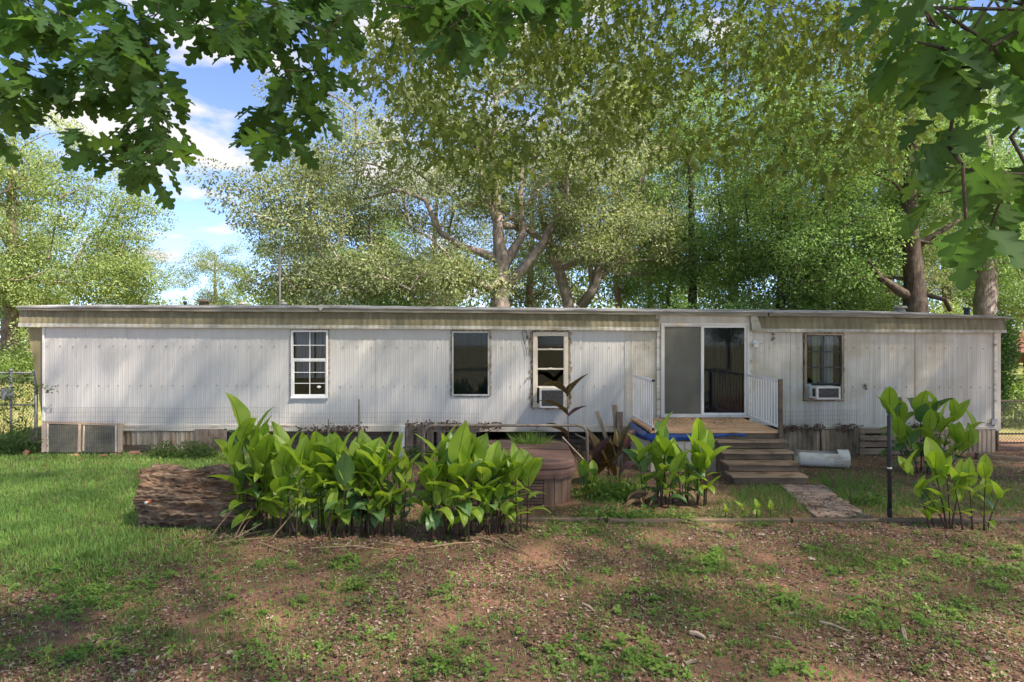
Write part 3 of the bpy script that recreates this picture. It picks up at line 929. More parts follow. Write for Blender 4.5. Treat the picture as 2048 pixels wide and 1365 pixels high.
# beige metal skirting pieces tacked along the front, overlapping and uneven
for (a, b_, zt, zb, yy, tilt) in ((2.56, 3.2, .56, .12, DY0 + .015, 0), (3.2, 3.78, .555, .13, DY0 + .004, .02), (2.56, 3.25, .24, -.02, DY0 - .006, .0), (3.22, 3.84, .30, .0, DY0 - .014, -.03)):
    mb = MB(); nn = 14
    for k in range(nn):
        t0, t1 = k / nn, (k + 1) / nn
        xa, xb = lerp(a, b_, t0), lerp(a, b_, t1)
        off = lambda t: -.004 * (1 if int(t * nn) % 3 == 0 else 0)
        mb.quad((xa, yy + off(t0), zb + tilt * t0), (xb, yy + off(t1), zb + tilt * t1), (xb, yy + off(t1), zt + tilt * t1), (xa, yy + off(t0), zt + tilt * t0))
    mb.box(a, b_, yy - .012, yy - .005, zb + .0, zb + .016)
    mb.build("skirt_sheet", M['beige_sheet'], deck)
mb = MB()
mb.quad((DX0 - .03, DY0 + .02, 0), (DX0 - .03, DY1, 0), (DX0 - .03, DY1, DZ - .2), (DX0 - .03, DY0 + .02, DZ - .2)); mb.build("side_skirt_sheet", M['beige_sheet'], deck)


def railing(xw, xf, label, post):
    r = empty("railing", (0, 0, 0), deck); r["label"] = label
    a = Vector((xw, 13.66, 0)); b_ = Vector((xf, DY0 + .05, 0))
    ht, hb = DZ + .93, DZ + .07
    mb = MB(); mb.beam(a + Vector((0, 0, ht)), b_ + Vector((0, 0, ht)), .055, .04); mb.build("top_rail", M['white_metal'], r)
    mb = MB(); mb.beam(a + Vector((0, 0, hb)), b_ + Vector((0, 0, hb)), .035, .03); mb.build("bottom_rail", M['white_metal'], r)
    n_ = 12
    for k in range(n_):
        p = a.lerp(b_, (k + .5) / n_); mb = MB(); mb.box(p.x - .007, p.x + .007, p.y - .007, p.y + .007, hb + .016, ht - .021); mb.build("baluster", M['white_metal'], r)
    if post:
        mb = MB(); mb.box(b_.x - .03, b_.x + .035, b_.y - .095, b_.y - .03, DZ - .18, ht + .03); mb.build("rail_post", M['step_wood'], r)
    else:
        mb = MB(); mb.beam(b_ + Vector((0, -.002, ht)), b_ + Vector((0, -.012, ht)), .06, .045); mb.build("end_cap", M['black_metal'], r)
        mb = MB(); mb.box(b_.x - .02, b_.x + .02, b_.y - .02, b_.y + .02, DZ - .03, DZ + .055); mb.build("foot", M['black_metal'], r)


railing(2.60, 2.62, "white metal rail left of the deck", False)
railing(5.08, 4.95, "white metal rail right of the deck with dark post", True)

steps = empty("steps", (0, 0, 0)); tag(steps, "four box steps of dark treated timber leading up to the deck", "steps")
SF = [(10.62, .17), (10.92, .32), (11.2, .47), (11.47, .62)]
for k, (yf, zt) in enumerate(SF):
    s = -.02 + .012 * k
    yb = SF[k + 1][0] + .1 if k < 3 else DY0 - .03
    mb = MB(); mb.wbox(3.70 + s, 4.96 + s, yf - .03, yb, zt - .035, zt, .004, 5); mb.build("tread", M['tread_wood'], steps)
    zb = -.03 if k == 0 else SF[k - 1][1] + .012
    mb = MB(); mb.wbox(3.74 + s, 4.93 + s, yf, yf + .04, zb, zt - .037, .004, 5); mb.build("riser", M['step_wood'], steps)
    for x in (3.76 + s, 4.89 + s):
        mb = MB(); mb.box(x - .02, x + .02, yf + .05, yb - .01, -.02, zt - .04); mb.build("stringer", M['step_wood'], steps)

# blue tarp caught under the deck edge
mb = MB()
cols_ = 26; rows_ = 6
V = []
for i in range(cols_ + 1):
    t = i / cols_
    if t < .4:
        k = t / .4; x, y = DX0 - .07, lerp(DY1 - .3, DY0 - .02, k); drop = .10 + .13 * math.sin(math.pi * min(1, k * 1.1)) + .03 * math.sin(9 * k)
    else:
        k = (t - .4) / .6; x, y = lerp(DX0 - .06, DX0 + 1.75, k), DY0 - .03; drop = .17 * (1 - k) + .02 + .02 * math.sin(14 * k)
    for j in range(rows_ + 1):
        s = j / rows_
        bul = .05 * math.sin(math.pi * s) * (1.2 if t < .4 else .3)
        V.append((x - (bul if t < .4 else 0), y - (bul if t >= .4 else 0), DZ - .045 - drop * s + .008 * math.sin(t * 61 + s * 9)))
mb.v = V
for i in range(cols_):
    for j in range(rows_):
        a = i * (rows_ + 1) + j; mb.f.append((a, a + 1, a + rows_ + 2, a + rows_ + 1))
tag(mb.build("tarp", M['tarp'], None, smooth=True), "crumpled blue tarp hanging under the front edge of the deck", "tarp")

# fallen leaves and twigs on the deck are stuff
N = 260
xs_ = rng.uniform(DX0 + .1, DX1 - .1, N); ys_ = DY1 - .05 - np.abs(rng.normal(0, .75, N)); ok = ys_ > DY0 + .05
pos = np.stack([xs_, ys_, np.full(N, DZ + .006)], 1)[ok]; n_ = len(pos)
ax = np.stack([rng.normal(0, 1, n_), rng.normal(0, 1, n_), rng.normal(0, .12, n_)], 1)
cl = np.array([.15, .075, .04]) * rng.uniform(.6, 1.4, (n_, 1))
o = link("deck_leaf_litter", scatter_mesh("deck_leaf_litter", pos, ax, np.tile([0, 0, 1.], (n_, 1)) + rng.normal(0, .25, (n_, 3)), rng.uniform(.02, .06, n_), cl, KITE), M['litter'])
tag(o, "dry brown leaf bits scattered on the deck boards", "leaf litter", kind="stuff")

# ================================================================== WALKWAY AND EDGING
walk = empty("path", (0, 0, 0)); tag(walk, "plank walkway from the steps to the garden edging", "path", kind="structure")
for k in range(13):
    t0, t1 = k / 13, (k + 1) / 13
    y0, y1 = lerp(10.55, 8.62, t1) + .008, lerp(10.55, 8.62, t0) - .004
    xc = lerp(4.80, 4.50, (t0 + t1) / 2)
    mb = MB(); mb.wbox(xc - .36 + random.uniform(-.03, .03), xc + .36 + random.uniform(-.03, .03), y0, y1, -.03, .032 + random.uniform(-.006, .006), .005, 5); mb.build("plank", M['path_wood'], walk)

for i, (a, b_, yy) in enumerate(((-1.25, 1.25, 8.52), (1.28, 3.7, 8.46), (3.73, 6.1, 8.47), (6.12, 8.6, 8.49))):
    mb = MB(); mb.wbox(a, b_, yy - .04, yy + .04, -.04, .055, .007, 8)
    o = mb.build("landscape_timber", M['step_wood'], bevel=.01)
    tag(o, ["weathered edging timber lying behind the canna in front of the hot tub", "weathered edging timber beside the weeds below the deck canna", "weathered edging timber across the end of the plank walkway", "weathered edging timber under the small canna at the far right"][i], "timber", "edging timbers in a row")

# ================================================================== HOT TUB
tub = empty("hot_tub", (0, 0, 0)); tag(tub, "brown square hot tub with slatted panels and a vinyl cover", "hot tub")
TX0, TX1, TY0, TY1, TH = -1.20, .915, 9.33, 11.4, .47
RC = .42


def rsq(inset, grow=0, seg=7):
    """rounded square outline"""
    pts = []
    x0, x1, y0, y1 = TX0 + inset, TX1 - inset, TY0 + inset, TY1 - inset; r = RC
    for (cx, cy, a0) in ((x1 - r, y0 + r, -90), (x1 - r, y1 - r, 0), (x0 + r, y1 - r, 90), (x0 + r, y0 + r, 180)):
        for k in range(seg + 1):
            a = R(a0 + 90 * k / seg); pts.append((cx + r * math.cos(a), cy + r * math.sin(a)))
    return pts


pts = rsq(.03)
mb = MB(); nP = len(pts)
for i in range(nP):
    a, b_ = pts[i], pts[(i + 1) % nP]
    mb.quad((*a, -.03), (*b_, -.03), (*b_, TH), (*a, TH))
mb.build("inner_shell", M['dark'], tub)
# front slats and the other flat sides
nS = 10
for k in range(nS):
    z0, z1 = lerp(.01, TH - .01, k / nS) + .004, lerp(.01, TH - .01, (k + 1) / nS) - .004
    mb = MB(); mb.box(TX0 + RC + .03, TX1 - RC - .03, TY0 + .005, TY0 + .024, z0, z1); mb.build("slat", M['tubwood'], tub, bevel=.003)
    mb = MB(); mb.box(TX1 - .024, TX1 - .005, TY0 + RC + .03, TY1 - RC - .03, z0, z1); mb.build("slat", M['tubwood'], tub)
    mb = MB(); mb.box(TX0 + .005, TX0 + .024, TY0 + RC + .03, TY1 - RC - .03, z0, z1); mb.build("slat", M['tubwood'], tub)
for x in (TX0 + RC, TX1 - RC):
    mb = MB(); mb.box(x - .028, x + .028, TY0 - .004, TY0 + .026, 0, TH - .004); mb.build("corner_stile", M['tubwood_v'], tub, bevel=.003)
# curved corners of upright boards
for (cx, cy, a0) in ((TX1 - RC, TY0 + RC, -90), (TX1 - RC, TY1 - RC, 0), (TX0 + RC, TY1 - RC, 90), (TX0 + RC, TY0 + RC, 180)):
    nB = 5
    for k in range(nB):
        a_, b2 = R(a0 + 90 * k / nB + (3.5 if k == 0 else .7)), R(a0 + 90 * (k + 1) / nB - (3.5 if k == nB - 1 else .7))
        mb = MB(); q = []
        for a in (a_, (a_ + b2) / 2, b2):
            q.append((a, math.cos(a), math.sin(a)))
        for (p0_, p1_) in ((q[0], q[1]), (q[1], q[2])):
            ro, ri = RC - .004, RC - .028
            mb.quad((cx + ro * p0_[1], cy + ro * p0_[2], .0), (cx + ro * p1_[1], cy + ro * p1_[2], .0), (cx + ro * p1_[1], cy + ro * p1_[2], TH - .003), (cx + ro * p0_[1], cy + ro * p0_[2], TH - .003))
        for p_ in (q[0], q[2]):
            mb.quad((cx + ro * p_[1], cy + ro * p_[2], 0), (cx + ri * p_[1], cy + ri * p_[2], 0), (cx + ri * p_[1], cy + ri * p_[2], TH - .003), (cx + ro * p_[1], cy + ro * p_[2], TH - .003))
        mb.build("corner_board", M['tubwood_v'], tub)
# cover: skirt, padded slab rising to the fold, slightly sagging
cov = empty("cover", (0, 0, 0), tub)
mb = MB(); prof = [(-.035, TH - .07), (-.045, TH + .0), (-.04, TH + .055)]
for (g0, z0), (g1, z1) in zip(prof[:-1], prof[1:]):
    A, B = rsq(g0), rsq(g1)
    for i in range(nP):
        j = (i + 1) % nP; wv = lambda i, s: .007 * math.sin(i * 2.1 + s)
        mb.quad((*A[i], z0 + wv(i, 0) * (z0 < TH)), (*A[j], z0 + wv(j, 0) * (z0 < TH)), (*B[j], z1), (*B[i], z1))
mb.build("skirt_flap", M['vinylcover'], cov, smooth=True)
mb = MB(); prof = [(-.042, TH + .062), (-.05, TH + .085), (-.048, TH + .145), (-.025, TH + .17), (.3, TH + .185), (.7, TH + .19), (1.0, TH + .17)]
for (g0, z0), (g1, z1) in zip(prof[:-1], prof[1:]):
    A, B = rsq(g0) if g0 < .3 else None, None
    def ring(g):
        if g < .3: return rsq(g)
        c0 = rsq(-.025); cx, cy = (TX0 + TX1) / 2, (TY0 + TY1) / 2; s = 1 - (g / 1.06)
        return [(cx + (p[0] - cx) * s, cy + (p[1] - cy) * s) for p in c0]
    A, B = ring(g0), ring(g1)
    for i in range(nP):
        j = (i + 1) % nP; mb.quad((*A[i], z0), (*A[j], z0), (*B[j], z1), (*B[i], z1))
B = ring(1.0); mb.quad(*[(*p, TH + .17) for p in B])
mb.build("padded_slab", M['vinylcover'], cov, smooth=True)
mb = MB(); mb.tube([(TX0 - .02, 10.36, TH + .185), (-.5, 10.36, TH + .2), (.4, 10.36, TH + .2), (TX1 + .02, 10.36, TH + .185)], .012, 5); mb.build("fold_seam", M['vinylcover'], cov)

# cover-lifter pipe over the tub
mb = MB(); yy = 10.45
xl_, xr_, zt_, rr = -1.45, 1.24, 1.03, .16
pts_ = [(xl_, yy, -.02), (xl_, yy, zt_ - rr)]
for k in range(1, 7): a = R(180 - 15 * k); pts_.append((xl_ + rr + rr * math.cos(a), yy, zt_ - rr + rr * math.sin(a)))
for k in range(0, 7): a = R(90 - 15 * k); pts_.append((xr_ - rr + rr * math.cos(a), yy, zt_ - rr + rr * math.sin(a)))
pts_.append((xr_, yy, -.02))
mb.tube(pts_, .024, 10)
tag(mb.build("bent_pipe_hoop", M['pipe'], None, smooth=True), "bent rusty-grey pipe hoop standing over the hot tub", "pipe hoop")

# ================================================================== LOG
def log():
    t = empty("rotten_log", (0, 0, 0)); tag(t, "thick rotten brown log lying at the edge of the lawn", "log")
    nL, nA = 110, 150
    x0, x1 = -4.86, -3.30; cy, cz = 8.52, .33
    v = np.zeros((nL + 1, nA, 3))
    for i in range(nL + 1):
        s = i / nL
        for k in range(nA):
            a = 2 * math.pi * k / nA
            r0 = .375 + .015 * math.sin(3 * a + 1) + .02 * math.sin(2 * a + s * 2)
            q = Vector((s * 3.1, math.cos(a) * 2.4, math.sin(a) * 2.4))
            d = .045 * mnoise.noise(q * 1.1) + .06 * mnoise.noise(Vector((s * 3.0, a * 5.5 + .6 * mnoise.noise(q * 2), 3))) + .05 * mnoise.noise(Vector((s * 7, a * 13, 8))) + .035 * mnoise.noise(Vector((s * 22, a * 26, 1)))
            # ledges where layers have broken off
            led = math.floor((a * 3.1 + .5 * mnoise.noise(Vector((s * 4, a, 5)))) * 1.4) * 1.7
            d += .06 * (mnoise.noise(Vector((s * 2.2, led, 2))))
            r = r0 + d
            e = .10 * mnoise.noise(Vector((math.cos(a) * 2, math.sin(a) * 2, 7))) + .05 * mnoise.noise(Vector((a * 5, 3, 1)))
            xx = lerp(x0, x1, s) + (e if s < .02 else e * .8 * max(0, 1 - s * 6)) + (.04 * mnoise.noise(Vector((a * 3, 1, 9))) if s > .97 else 0)
            v[i, k] = (xx, cy + r * math.cos(a) * 1.02, max(-.06, cz + r * math.sin(a) * .98 + .03 * (1 - s)))
    f = []
    for i in range(nL):
        for k in range(nA):
            f.append((i * nA + k, (i + 1) * nA + k, (i + 1) * nA + (k + 1) % nA, i * nA + (k + 1) % nA))
    mb = MB(); mb.v = [tuple(p) for p in v.reshape(-1, 3)]; mb.f = f
    # left end broken, right end hollow
    def cap(i, depth, side):
        prev = [i * nA + k for k in range(nA)]
        for (sc_, dx) in ((.86, depth * .05), (.7, depth), (.3, depth * 1.2)):
            ring = []
            for k in range(nA):
                p = v[i, k]; rr = sc_ + .06 * mnoise.noise(Vector((k * .5, sc_ * 9, 1)))
                mb.v.append((p[0] + side * dx + .02 * mnoise.noise(Vector((k * .9, sc_ * 5, 4))), cy + (p[1] - cy) * rr, cz + (p[2] - cz) * rr)); ring.append(len(mb.v) - 1)
            for k in range(nA):
                q = (prev[k], prev[(k + 1) % nA], ring[(k + 1) % nA], ring[k]); mb.f.append(q if side < 0 else q[::-1])
            prev = ring
        mb.f.append(tuple(prev))
    cap(0, .04, 1); cap(nL, .45, -1)
    mb.build("bark", M['log'], t, smooth=False)
    # loose bark slabs and splinters on the face
    for k in range(34):
        s = random.random(); a = R(random.choice([random.uniform(185, 300), random.uniform(60, 180)]))
        i = int(s * (nL - 8)) + 4; kk = int(a / (2 * math.pi) * nA) % nA
        p = Vector(v[i, kk]); nrm_ = Vector((0, p.y - cy, p.z - cz)).normalized(); L_ = random.uniform(.06, .2); w_ = random.uniform(.012, .035)
        if p.z < .05: continue
        mb = MB(); d_ = Vector((1, random.uniform(-.1, .1), random.uniform(-.15, .15))).normalized()
        mb.beam(p + nrm_ * .002 - d_ * L_ / 2, p + nrm_ * random.uniform(.01, .03) + d_ * L_ / 2, w_, .012, up=tuple(nrm_)); mb.build("bark_splinter", M['log'], t)
    mb = MB(); a = P(303, 1000, 8.1)
    return t


log()
mb = MB(); a = P(291, 1006, 8.02); b_ = P(306, 1001, 8.22)
d_ = (b_ - a).normalized()
mb.tube([a + d_ * .07, a, a + d_ * .003, a + d_ * .05], [.012, .02, .013, .012], 12, cap=False)
pp = empty("pipe_stub", (0, 0, 0)); tag(pp, "short orange plastic pipe stub poking out of the rotten log", "pipe")
mb.build("end_sleeve", M['plastic'], pp, smooth=True)
mb = MB(); mb.tube([a + d_ * .035, b_ + d_ * .1], [.0235, .0235], 12); mb.build("sleeve", M['orange'], pp, smooth=True)

# ================================================================== SMALL THINGS BY THE WALL
# old storm window leaning at the foot of the wall
t = empty("storm_window", (0, 0, 0)); tag(t, "old tan-framed two-pane storm window leaning on the wall's left foot", "window frame")
yb_, yt_ = 13.42, 13.66
def lean(px, py):
    s = (905 - py) / 62.0; y = lerp(yb_, yt_, s); return P(px, py, y)
def bar(name, a, b_, w, m_, dy=0, th=.04):
    mb = MB(); mb.beam(Vector(a) + Vector((0, dy, 0)), Vector(b_) + Vector((0, dy, 0)), th, w, up=(0, 0, 1) if abs(a[0] - b_[0]) > abs(a[2] - b_[2]) else (1, 0, 0)); return mb.build(name, m_, t)
bar("frame_rail", lean(86, 845), lean(246, 850), .05, M['raw_wood'])
bar("frame_stile", lean(89, 848), lean(89, 905), .09, M['raw_wood'], -.003)
bar("frame_stile", lean(241, 852), lean(241, 905), .09, M['raw_wood'], -.003)
bar("sash_stile", lean(160, 848), lean(159, 905), .05, M['raw_wood'], -.006)
bar("sash_stile", lean(96, 848), lean(96, 905), .03, M['cream'], .004)
bar("sash_stile", lean(232, 852), lean(232, 905), .035, M['cream'], .004)
bar("sash_stile", lean(168, 852), lean(167, 903), .025, M['cream'], .006)
for (a, b_) in ((98, 157), (162, 231)):
    mb = MB(); q = [lean(a, 905) + Vector((0, .01, 0)), lean(b_, 905) + Vector((0, .01, 0)), lean(b_, 850) + Vector((0, .01, 0)), lean(a, 850) + Vector((0, .01, 0))]
    mb.quad(*[tuple(p) for p in q]); mb.quad(*[tuple(p + Vector((0, .005, 0))) for p in q[::-1]]); mb.build("pane", M['glass'], t)
    mb = MB(); mb.quad(*[tuple(p + Vector((0, -.006, 0))) for p in q]); mb.build("screen", M['dusty_screen'], t)

# pallets
def pallet_upright(px0, px1, label):
    t = empty("pallet", (0, 0, 0)); tag(t, label, "pallet", "pallets set against the wall foot")
    n_ = int((px1 - px0) / 21)
    for k in range(n_):
        p = px0 + 21 * k; w = 14 + random.uniform(-1.5, 2)
        mb = MB(); zt = uz(846 + random.uniform(-1, 5), 13.5); x0, x1 = ux(p, 13.5), ux(p + w, 13.5)
        mb.box(x0, x1, 13.48, 13.502, .11, zt); mb.build("slat", M['grey_wood'], t)
    for z in (.1, .52):
        mb = MB(); mb.wbox(ux(px0 - 2, 13.5), ux(px0 + 21 * n_, 13.5), 13.505, 13.58, z - .02, z + .06, .003, 4); mb.build("rail", M['grey_wood_x'], t)
    return t


pallet_upright(812, 965, "grey weathered pallet with upright slats behind the canna near the hot tub")
t = empty("pallet", (0, 0, 0)); tag(t, "weathered pallet with level slats against the skirting behind the right canna", "pallet", "pallets set against the wall foot")
for (a, b_) in ((857, 867), (871, 881), (884, 894), (897, 909), (912, 922)):
    mb = MB(); mb.wbox(ux(1719, 13.35), ux(1850, 13.35), 13.34, 13.362, uz(b_, 13.35), uz(a, 13.35), .004, 5); mb.build("slat", M['grey_wood_x'], t)
for px in (1724, 1790, 1845):
    mb = MB(); mb.box(ux(px - 3, 13.4), ux(px + 4, 13.4), 13.367, 13.45, -.03, uz(858, 13.4)); mb.build("rail", M['grey_wood'], t)
mb = MB(); mb.beam(P(1707, 912, 13.5), P(1713, 856, 13.62), .09, .025, up=(0, 1, 0)); o = mb.build("loose_board", M['grey_wood']); tag(o, "grey board leaning on the skirting beside the level-slat pallet", "board")

# stakes
for i, (a, b_, w) in enumerate((((1193, 823), (1212, 875), .075), ((1229, 810), (1236, 900), .10), ((1240, 824), (1240, 900), .11))):
    mb = MB(); p, q = P(*a, 12.6 - i * .05), P(*b_, 12.55 - i * .05); q2 = p + (q - p) * ((p.z + .05) / (p.z - q.z)); mb.beam(p, q2, w, .04, up=(0, 1, 0)); o = mb.build("wood_stake", M['grey_wood'])
    tag(o, ["short leaning wooden stake left of the other stakes beside the deck", "tallest wooden stake standing behind the bronze canna by the deck", "split-topped wooden stake right against the tallest stake"][i], "stake", "wooden stakes between tub and deck")
mb = MB(); p = P(1125, 875, 11.9); q = P(1172, 925, 11.3); mb.beam(p, q, .02, .02); o = mb.build("thin_lath", M['raw_wood']); tag(o, "thin pale lath leaning beside the hot tub corner", "lath")
mb = MB(); p = P(1150, 868, 13.2); q = P(1200, 893, 13.0); mb.beam(p, q, .03, .03); mb.beam(q, (q.x + .5, 12.9, .02), .03, .03); o = mb.build("thin_lath", M['grey_wood']); tag(o, "grey lath slanting in the dark gap under the home", "lath")

# rods
for i, (px, py0, py1, y, r, m_, lab, cat) in enumerate(((717, 799, 905, 13.0, .018, 'pipe', "thin rusty rod standing behind the tall green canna", "rod"), (656, 838, 905, 12.9, .012, 'pipe', "short thin rod hidden among the green canna tips", "rod"), (803, 851, 915, 12.9, .06, 'plastic', "white plastic pipe standing upright beside the upright-slat pallet", "pipe"))):
    p = P(px, py0, y); mb = MB(); mb.tube([(p.x, y, gzf(p.x, y) - .05), (p.x + .01, y, p.z)], r, 10); o = mb.build("upright_rod" if i < 2 else "upright_pipe", M[m_], smooth=False); tag(o, lab, cat)
p = P(1779, 830, 8.62)
pole = empty("garden_pole", (p.x, 8.62, 0)); tag(pole, "black metal pole standing at the edging in front of the canna", "pole")
mb = MB(); mb.tube([(.006, 0, -.1), (0, 0, .7), (-.004, 0, 1.40), (-.004, 0, 1.42)], [.028, .028, .028, .02], 12); mb.build("tube", M['black_metal'], pole, smooth=True)
mb = MB(); mb.tube([(.001, 0, .69), (0, 0, .71)], .031, 12); mb.build("tape_band", M['vinyl'], pole)
mb = MB(); mb.tube([(.001, 0, .05), (0, 0, .16)], .032, 12); mb.build("sleeve", M['black_metal'], pole)

# white plastic drum lying by the steps, cut open at its left end
def drum():
    t = empty("plastic_drum", (0, 0, 0)); tag(t, "white plastic drum lying on its side by the steps, cut open at one end", "drum")
    a, b_ = Vector((5.50, 12.3, .185)), Vector((6.40, 12.1, .17)); d = (b_ - a).normalized(); s = Vector((0, 0, 1)).cross(d).normalized(); u = d.cross(s)
    L = (b_ - a).length; nA = 28; nL = 14
    def grid(r, inn):
        g = []
        for i in range(nL + 1):
            row = []
            for k in range(nA):
                an = 2 * math.pi * k / nA
                # opening: upper part removed on the left 40 %
                t0 = i / nL
                start = 0.0
                tt = lerp(float(start), 1, t0)
                rr = r * (1 + .02 * math.sin(tt * 6)) * (1.035 if t0 > .93 else 1)
                row.append(a + d * (tt * L) + (s * math.cos(an) + u * math.sin(an)) * rr)
            g.append(row)
        return g
    mb = MB(); go, gi = grid(.175, 0), grid(.168, 1)
    for g, flip in ((go, False), (gi, True)):
        base = len(mb.v)
        for row in g: mb.v += [tuple(p) for p in row]
        for i in range(nL):
            for k in range(nA):
                if math.sin(2 * math.pi * (k + .5) / nA) > .62 and i < nL * .72: continue      # slot cut along the top
                q = (base + i * nA + k, base + i * nA + (k + 1) % nA, base + (i + 1) * nA + (k + 1) % nA, base + (i + 1) * nA + k)
                mb.f.append(q[::-1] if flip else q)
    for i in (0,):
        for k in range(nA): mb.f.append((k, nA * (nL + 1) + k, nA * (nL + 1) + (k + 1) % nA, (k + 1) % nA))
    mb.build("body", M['plastic'], t, smooth=True)
    mb = MB(); c0 = b_ - d * .03; mb.quad(*[tuple(c0 + (s * math.cos(2 * math.pi * k / nA) + u * math.sin(2 * math.pi * k / nA)) * .172) for k in range(nA)]); mb.build("end_cap", M['plastic'], t)
    mb = MB(); rr = random.Random(4)
    for col in range(4):
        for k in range(7):
            if rr.random() < .3: continue
            an = R(150 + 11 * k); l0 = L * (.70 + .045 * col); ll = rr.uniform(.008, .03); aw = R(rr.uniform(3, 6))
            pt = lambda l_, a_: tuple(a + d * l_ + (s * math.cos(a_) + u * math.sin(a_)) * .1795)
            mb.quad(pt(l0, an), pt(l0 + ll, an), pt(l0 + ll, an + aw), pt(l0, an + aw))
    mb.build("printed_marks", M['ink'], t)


drum()
# reddish stones / broken bricks along the left wall foot
for i, (px, py, w, h) in enumerate(((70, 902, .13, .11), (232, 906, .3, .05), (272, 905, .32, .09), (205, 910, .16, .06), (330, 908, .2, .05), (148, 908, .22, .05))):
    x, y = G(px, py + 5); y = min(y, 13.45); t0 = random.Random(i)
    mb = MB(); n1, n2 = 5, 9
    for a in range(n1 + 1):
        for b2 in range(n2):
            th, ph = math.pi * a / n1, 2 * math.pi * b2 / n2; rr = 1 + .3 * (t0.random() - .5)
            mb.v.append((x + w * .5 * rr * math.sin(th) * math.cos(ph), y + .08 * rr * math.sin(th) * math.sin(ph), h * .45 + h * .6 * rr * math.cos(th)))
    for a in range(n1):
        for b2 in range(n2): mb.f.append((a * n2 + b2, (a + 1) * n2 + b2, (a + 1) * n2 + (b2 + 1) % n2, a * n2 + (b2 + 1) % n2))
    o = mb.build("red_stone", M['brick'])
    tag(o, ["pale pinkish stone at the foot of the left fence post", "flat red stone in front of the storm window's right stile", "largest red clay stone under the kick board right of the storm window", "small red stone in front of the storm window's right pane", "low red stone beside the shrub at the wall foot", "flat red stone in front of the storm window's middle"][i], "stone", "red stones along the wall foot")

# timbers at the right
for i, (a, b_) in enumerate((((1925, 925), (2090, 938)), ((1952, 912), (2100, 928)))):
    p, q = P(*a, 12.7 + .25 * i), P(*b_, 12.5 + .25 * i)
    mb = MB(); mb.beam(p, q, .13, .13); o = mb.build("timber_beam", M['step_wood'], bevel=.012)
    tag(o, ["dark timber beam lying on the leaves at the far right, the lower one", "dark timber beam lying by the right fence post, the upper one"][i], "timber", "timber beams at the right wall end")

# welded wire fence along the wall foot
def welded(px0, px1, py0, py1, y, label, dx=.05, dz=.1):
    mb = MB(); x0, x1 = ux(px0, y), ux(px1, y); z0, z1 = 0.0, uz(py0, y); r = .0016
    x = x0
    while x <= x1:
        yy = y + .02 * math.sin(x * 3); mb.box(x - r, x + r, yy - r, yy + r, z0, z1 + .01 * math.sin(x * 2)); x += dx
    z = z1
    while z > z0:
        n_ = max(2, int((x1 - x0) / .25))
        for k in range(n_):
            a, b_ = lerp(x0, x1, k / n_), lerp(x0, x1, (k + 1) / n_)
            mb.beam((a, y + .02 * math.sin(a * 3) - .004, z + .01 * math.sin(a * 2)), (b_, y + .02 * math.sin(b_ * 3) - .004, z + .01 * math.sin(b_ * 2)), 2 * r, 2 * r)
        z -= dz
    o = mb.build("wire_fence", M['wire']); tag(o, label, "wire fence")


welded(92, 560, 816, 905, 13.36, "thin welded wire fence along the left wall foot")
welded(560, 960, 826, 905, 13.42, "low welded wire fence behind the green canna row")
welded(1075, 1262, 864, 905, 13.3, "welded wire over the dark gap under the home behind the tub")
welded(1566, 1716, 822, 912, 13.3, "welded wire fence over the rusty skirting behind the plastic drum")
welded(1890, 1990, 855, 915, 13.3, "welded wire fence at the right end of the skirting")

# chain-link fences
def chainlink(name, x0, x1, y, z1, posts, label, rails, mat, slope=0.0):
    t = empty(name, (x0, y, 0)); tag(t, label, "fence")
    zg = gzf((x0 + x1) / 2, y)
    for x in posts:
        mb = MB(); mb.tube([(x - x0, 0, -.1), (x - x0, 0, z1)], .034 if x == posts[-1] else .025, 10); mb.tube([(x - x0, 0, z1), (x - x0, 0, z1 + .03), (x - x0, 0, z1 + .06)], [.04, .035, .008], 10); mb.build("fence_post", mat, t, smooth=True)
    for z in rails:
        mb = MB(); mb.tube([(0, 0, z), (x1 - x0, 0, z)], .02, 8); mb.build("rail", mat, t, smooth=True)
    mb = MB(); L, Hh, s, r = x1 - x0, z1 - .05, .075, .0022
    k = -int(Hh / s) - 1
    while k * s < L:
        for sg in (1, -1):
            a = k * s; pts = []
            xa, xb = (a, a + Hh) if sg == 1 else (a + Hh, a)
            p, q = Vector((xa, -.03, .04)), Vector((xb, -.03, .04 + Hh))
            # clip to the panel
            lo, hi = 0.0, 1.0
            dx = q.x - p.x
            for bnd, sgn in ((0.0, 1), (L, -1)):
                tt = (bnd - p.x) / dx
                if sgn * dx > 0: lo = max(lo, tt)
                else: hi = min(hi, tt)
            if hi - lo > .01: mb.beam(p.lerp(q, lo), p.lerp(q, hi), 2 * r, 2 * r, up=(0, 1, 0))
        k += 1
    mb.build("chain_mesh", M['wire'], t)
    return t


chainlink("chain_link_fence", -14.5, ux(72, 13.9), 13.9, uz(743, 13.9), (-13.0, ux(22, 13.9), ux(72, 13.9)), "grey chain-link fence with a post at the home's left corner", (uz(746, 13.9), uz(810, 13.9)), M['galv'])
chainlink("chain_link_fence", ux(1994, 13.9), 14.5, 13.9, uz(801, 13.9), (14.4, 12.4, ux(1994, 13.9)), "rusty low chain-link gate at the home's right corner", (uz(802, 13.9), uz(868, 13.9), uz(886, 13.9)), M['pipe'])
mb = MB(); a = P(1, 777, 13.86); mb.box(a.x, a.x + .3, 13.855, 13.862, uz(799, 13.86), uz(776, 13.86)); o = mb.build("fence_plate", M['galv']); tag(o, "small grey metal plate wired to the left chain-link fence", "plate")

# antenna mast behind the roof
p = P(559.5, 492, 18.4); mast = MB(); mast.tube([(p.x, 18.4, gzf(p.x, 18.4) - .2), (p.x, 18.4, p.z)], .033, 8); o = mast.build("mast", M['black_metal'], smooth=True); tag(o, "thin dark mast rising behind the roof left of centre", "mast")

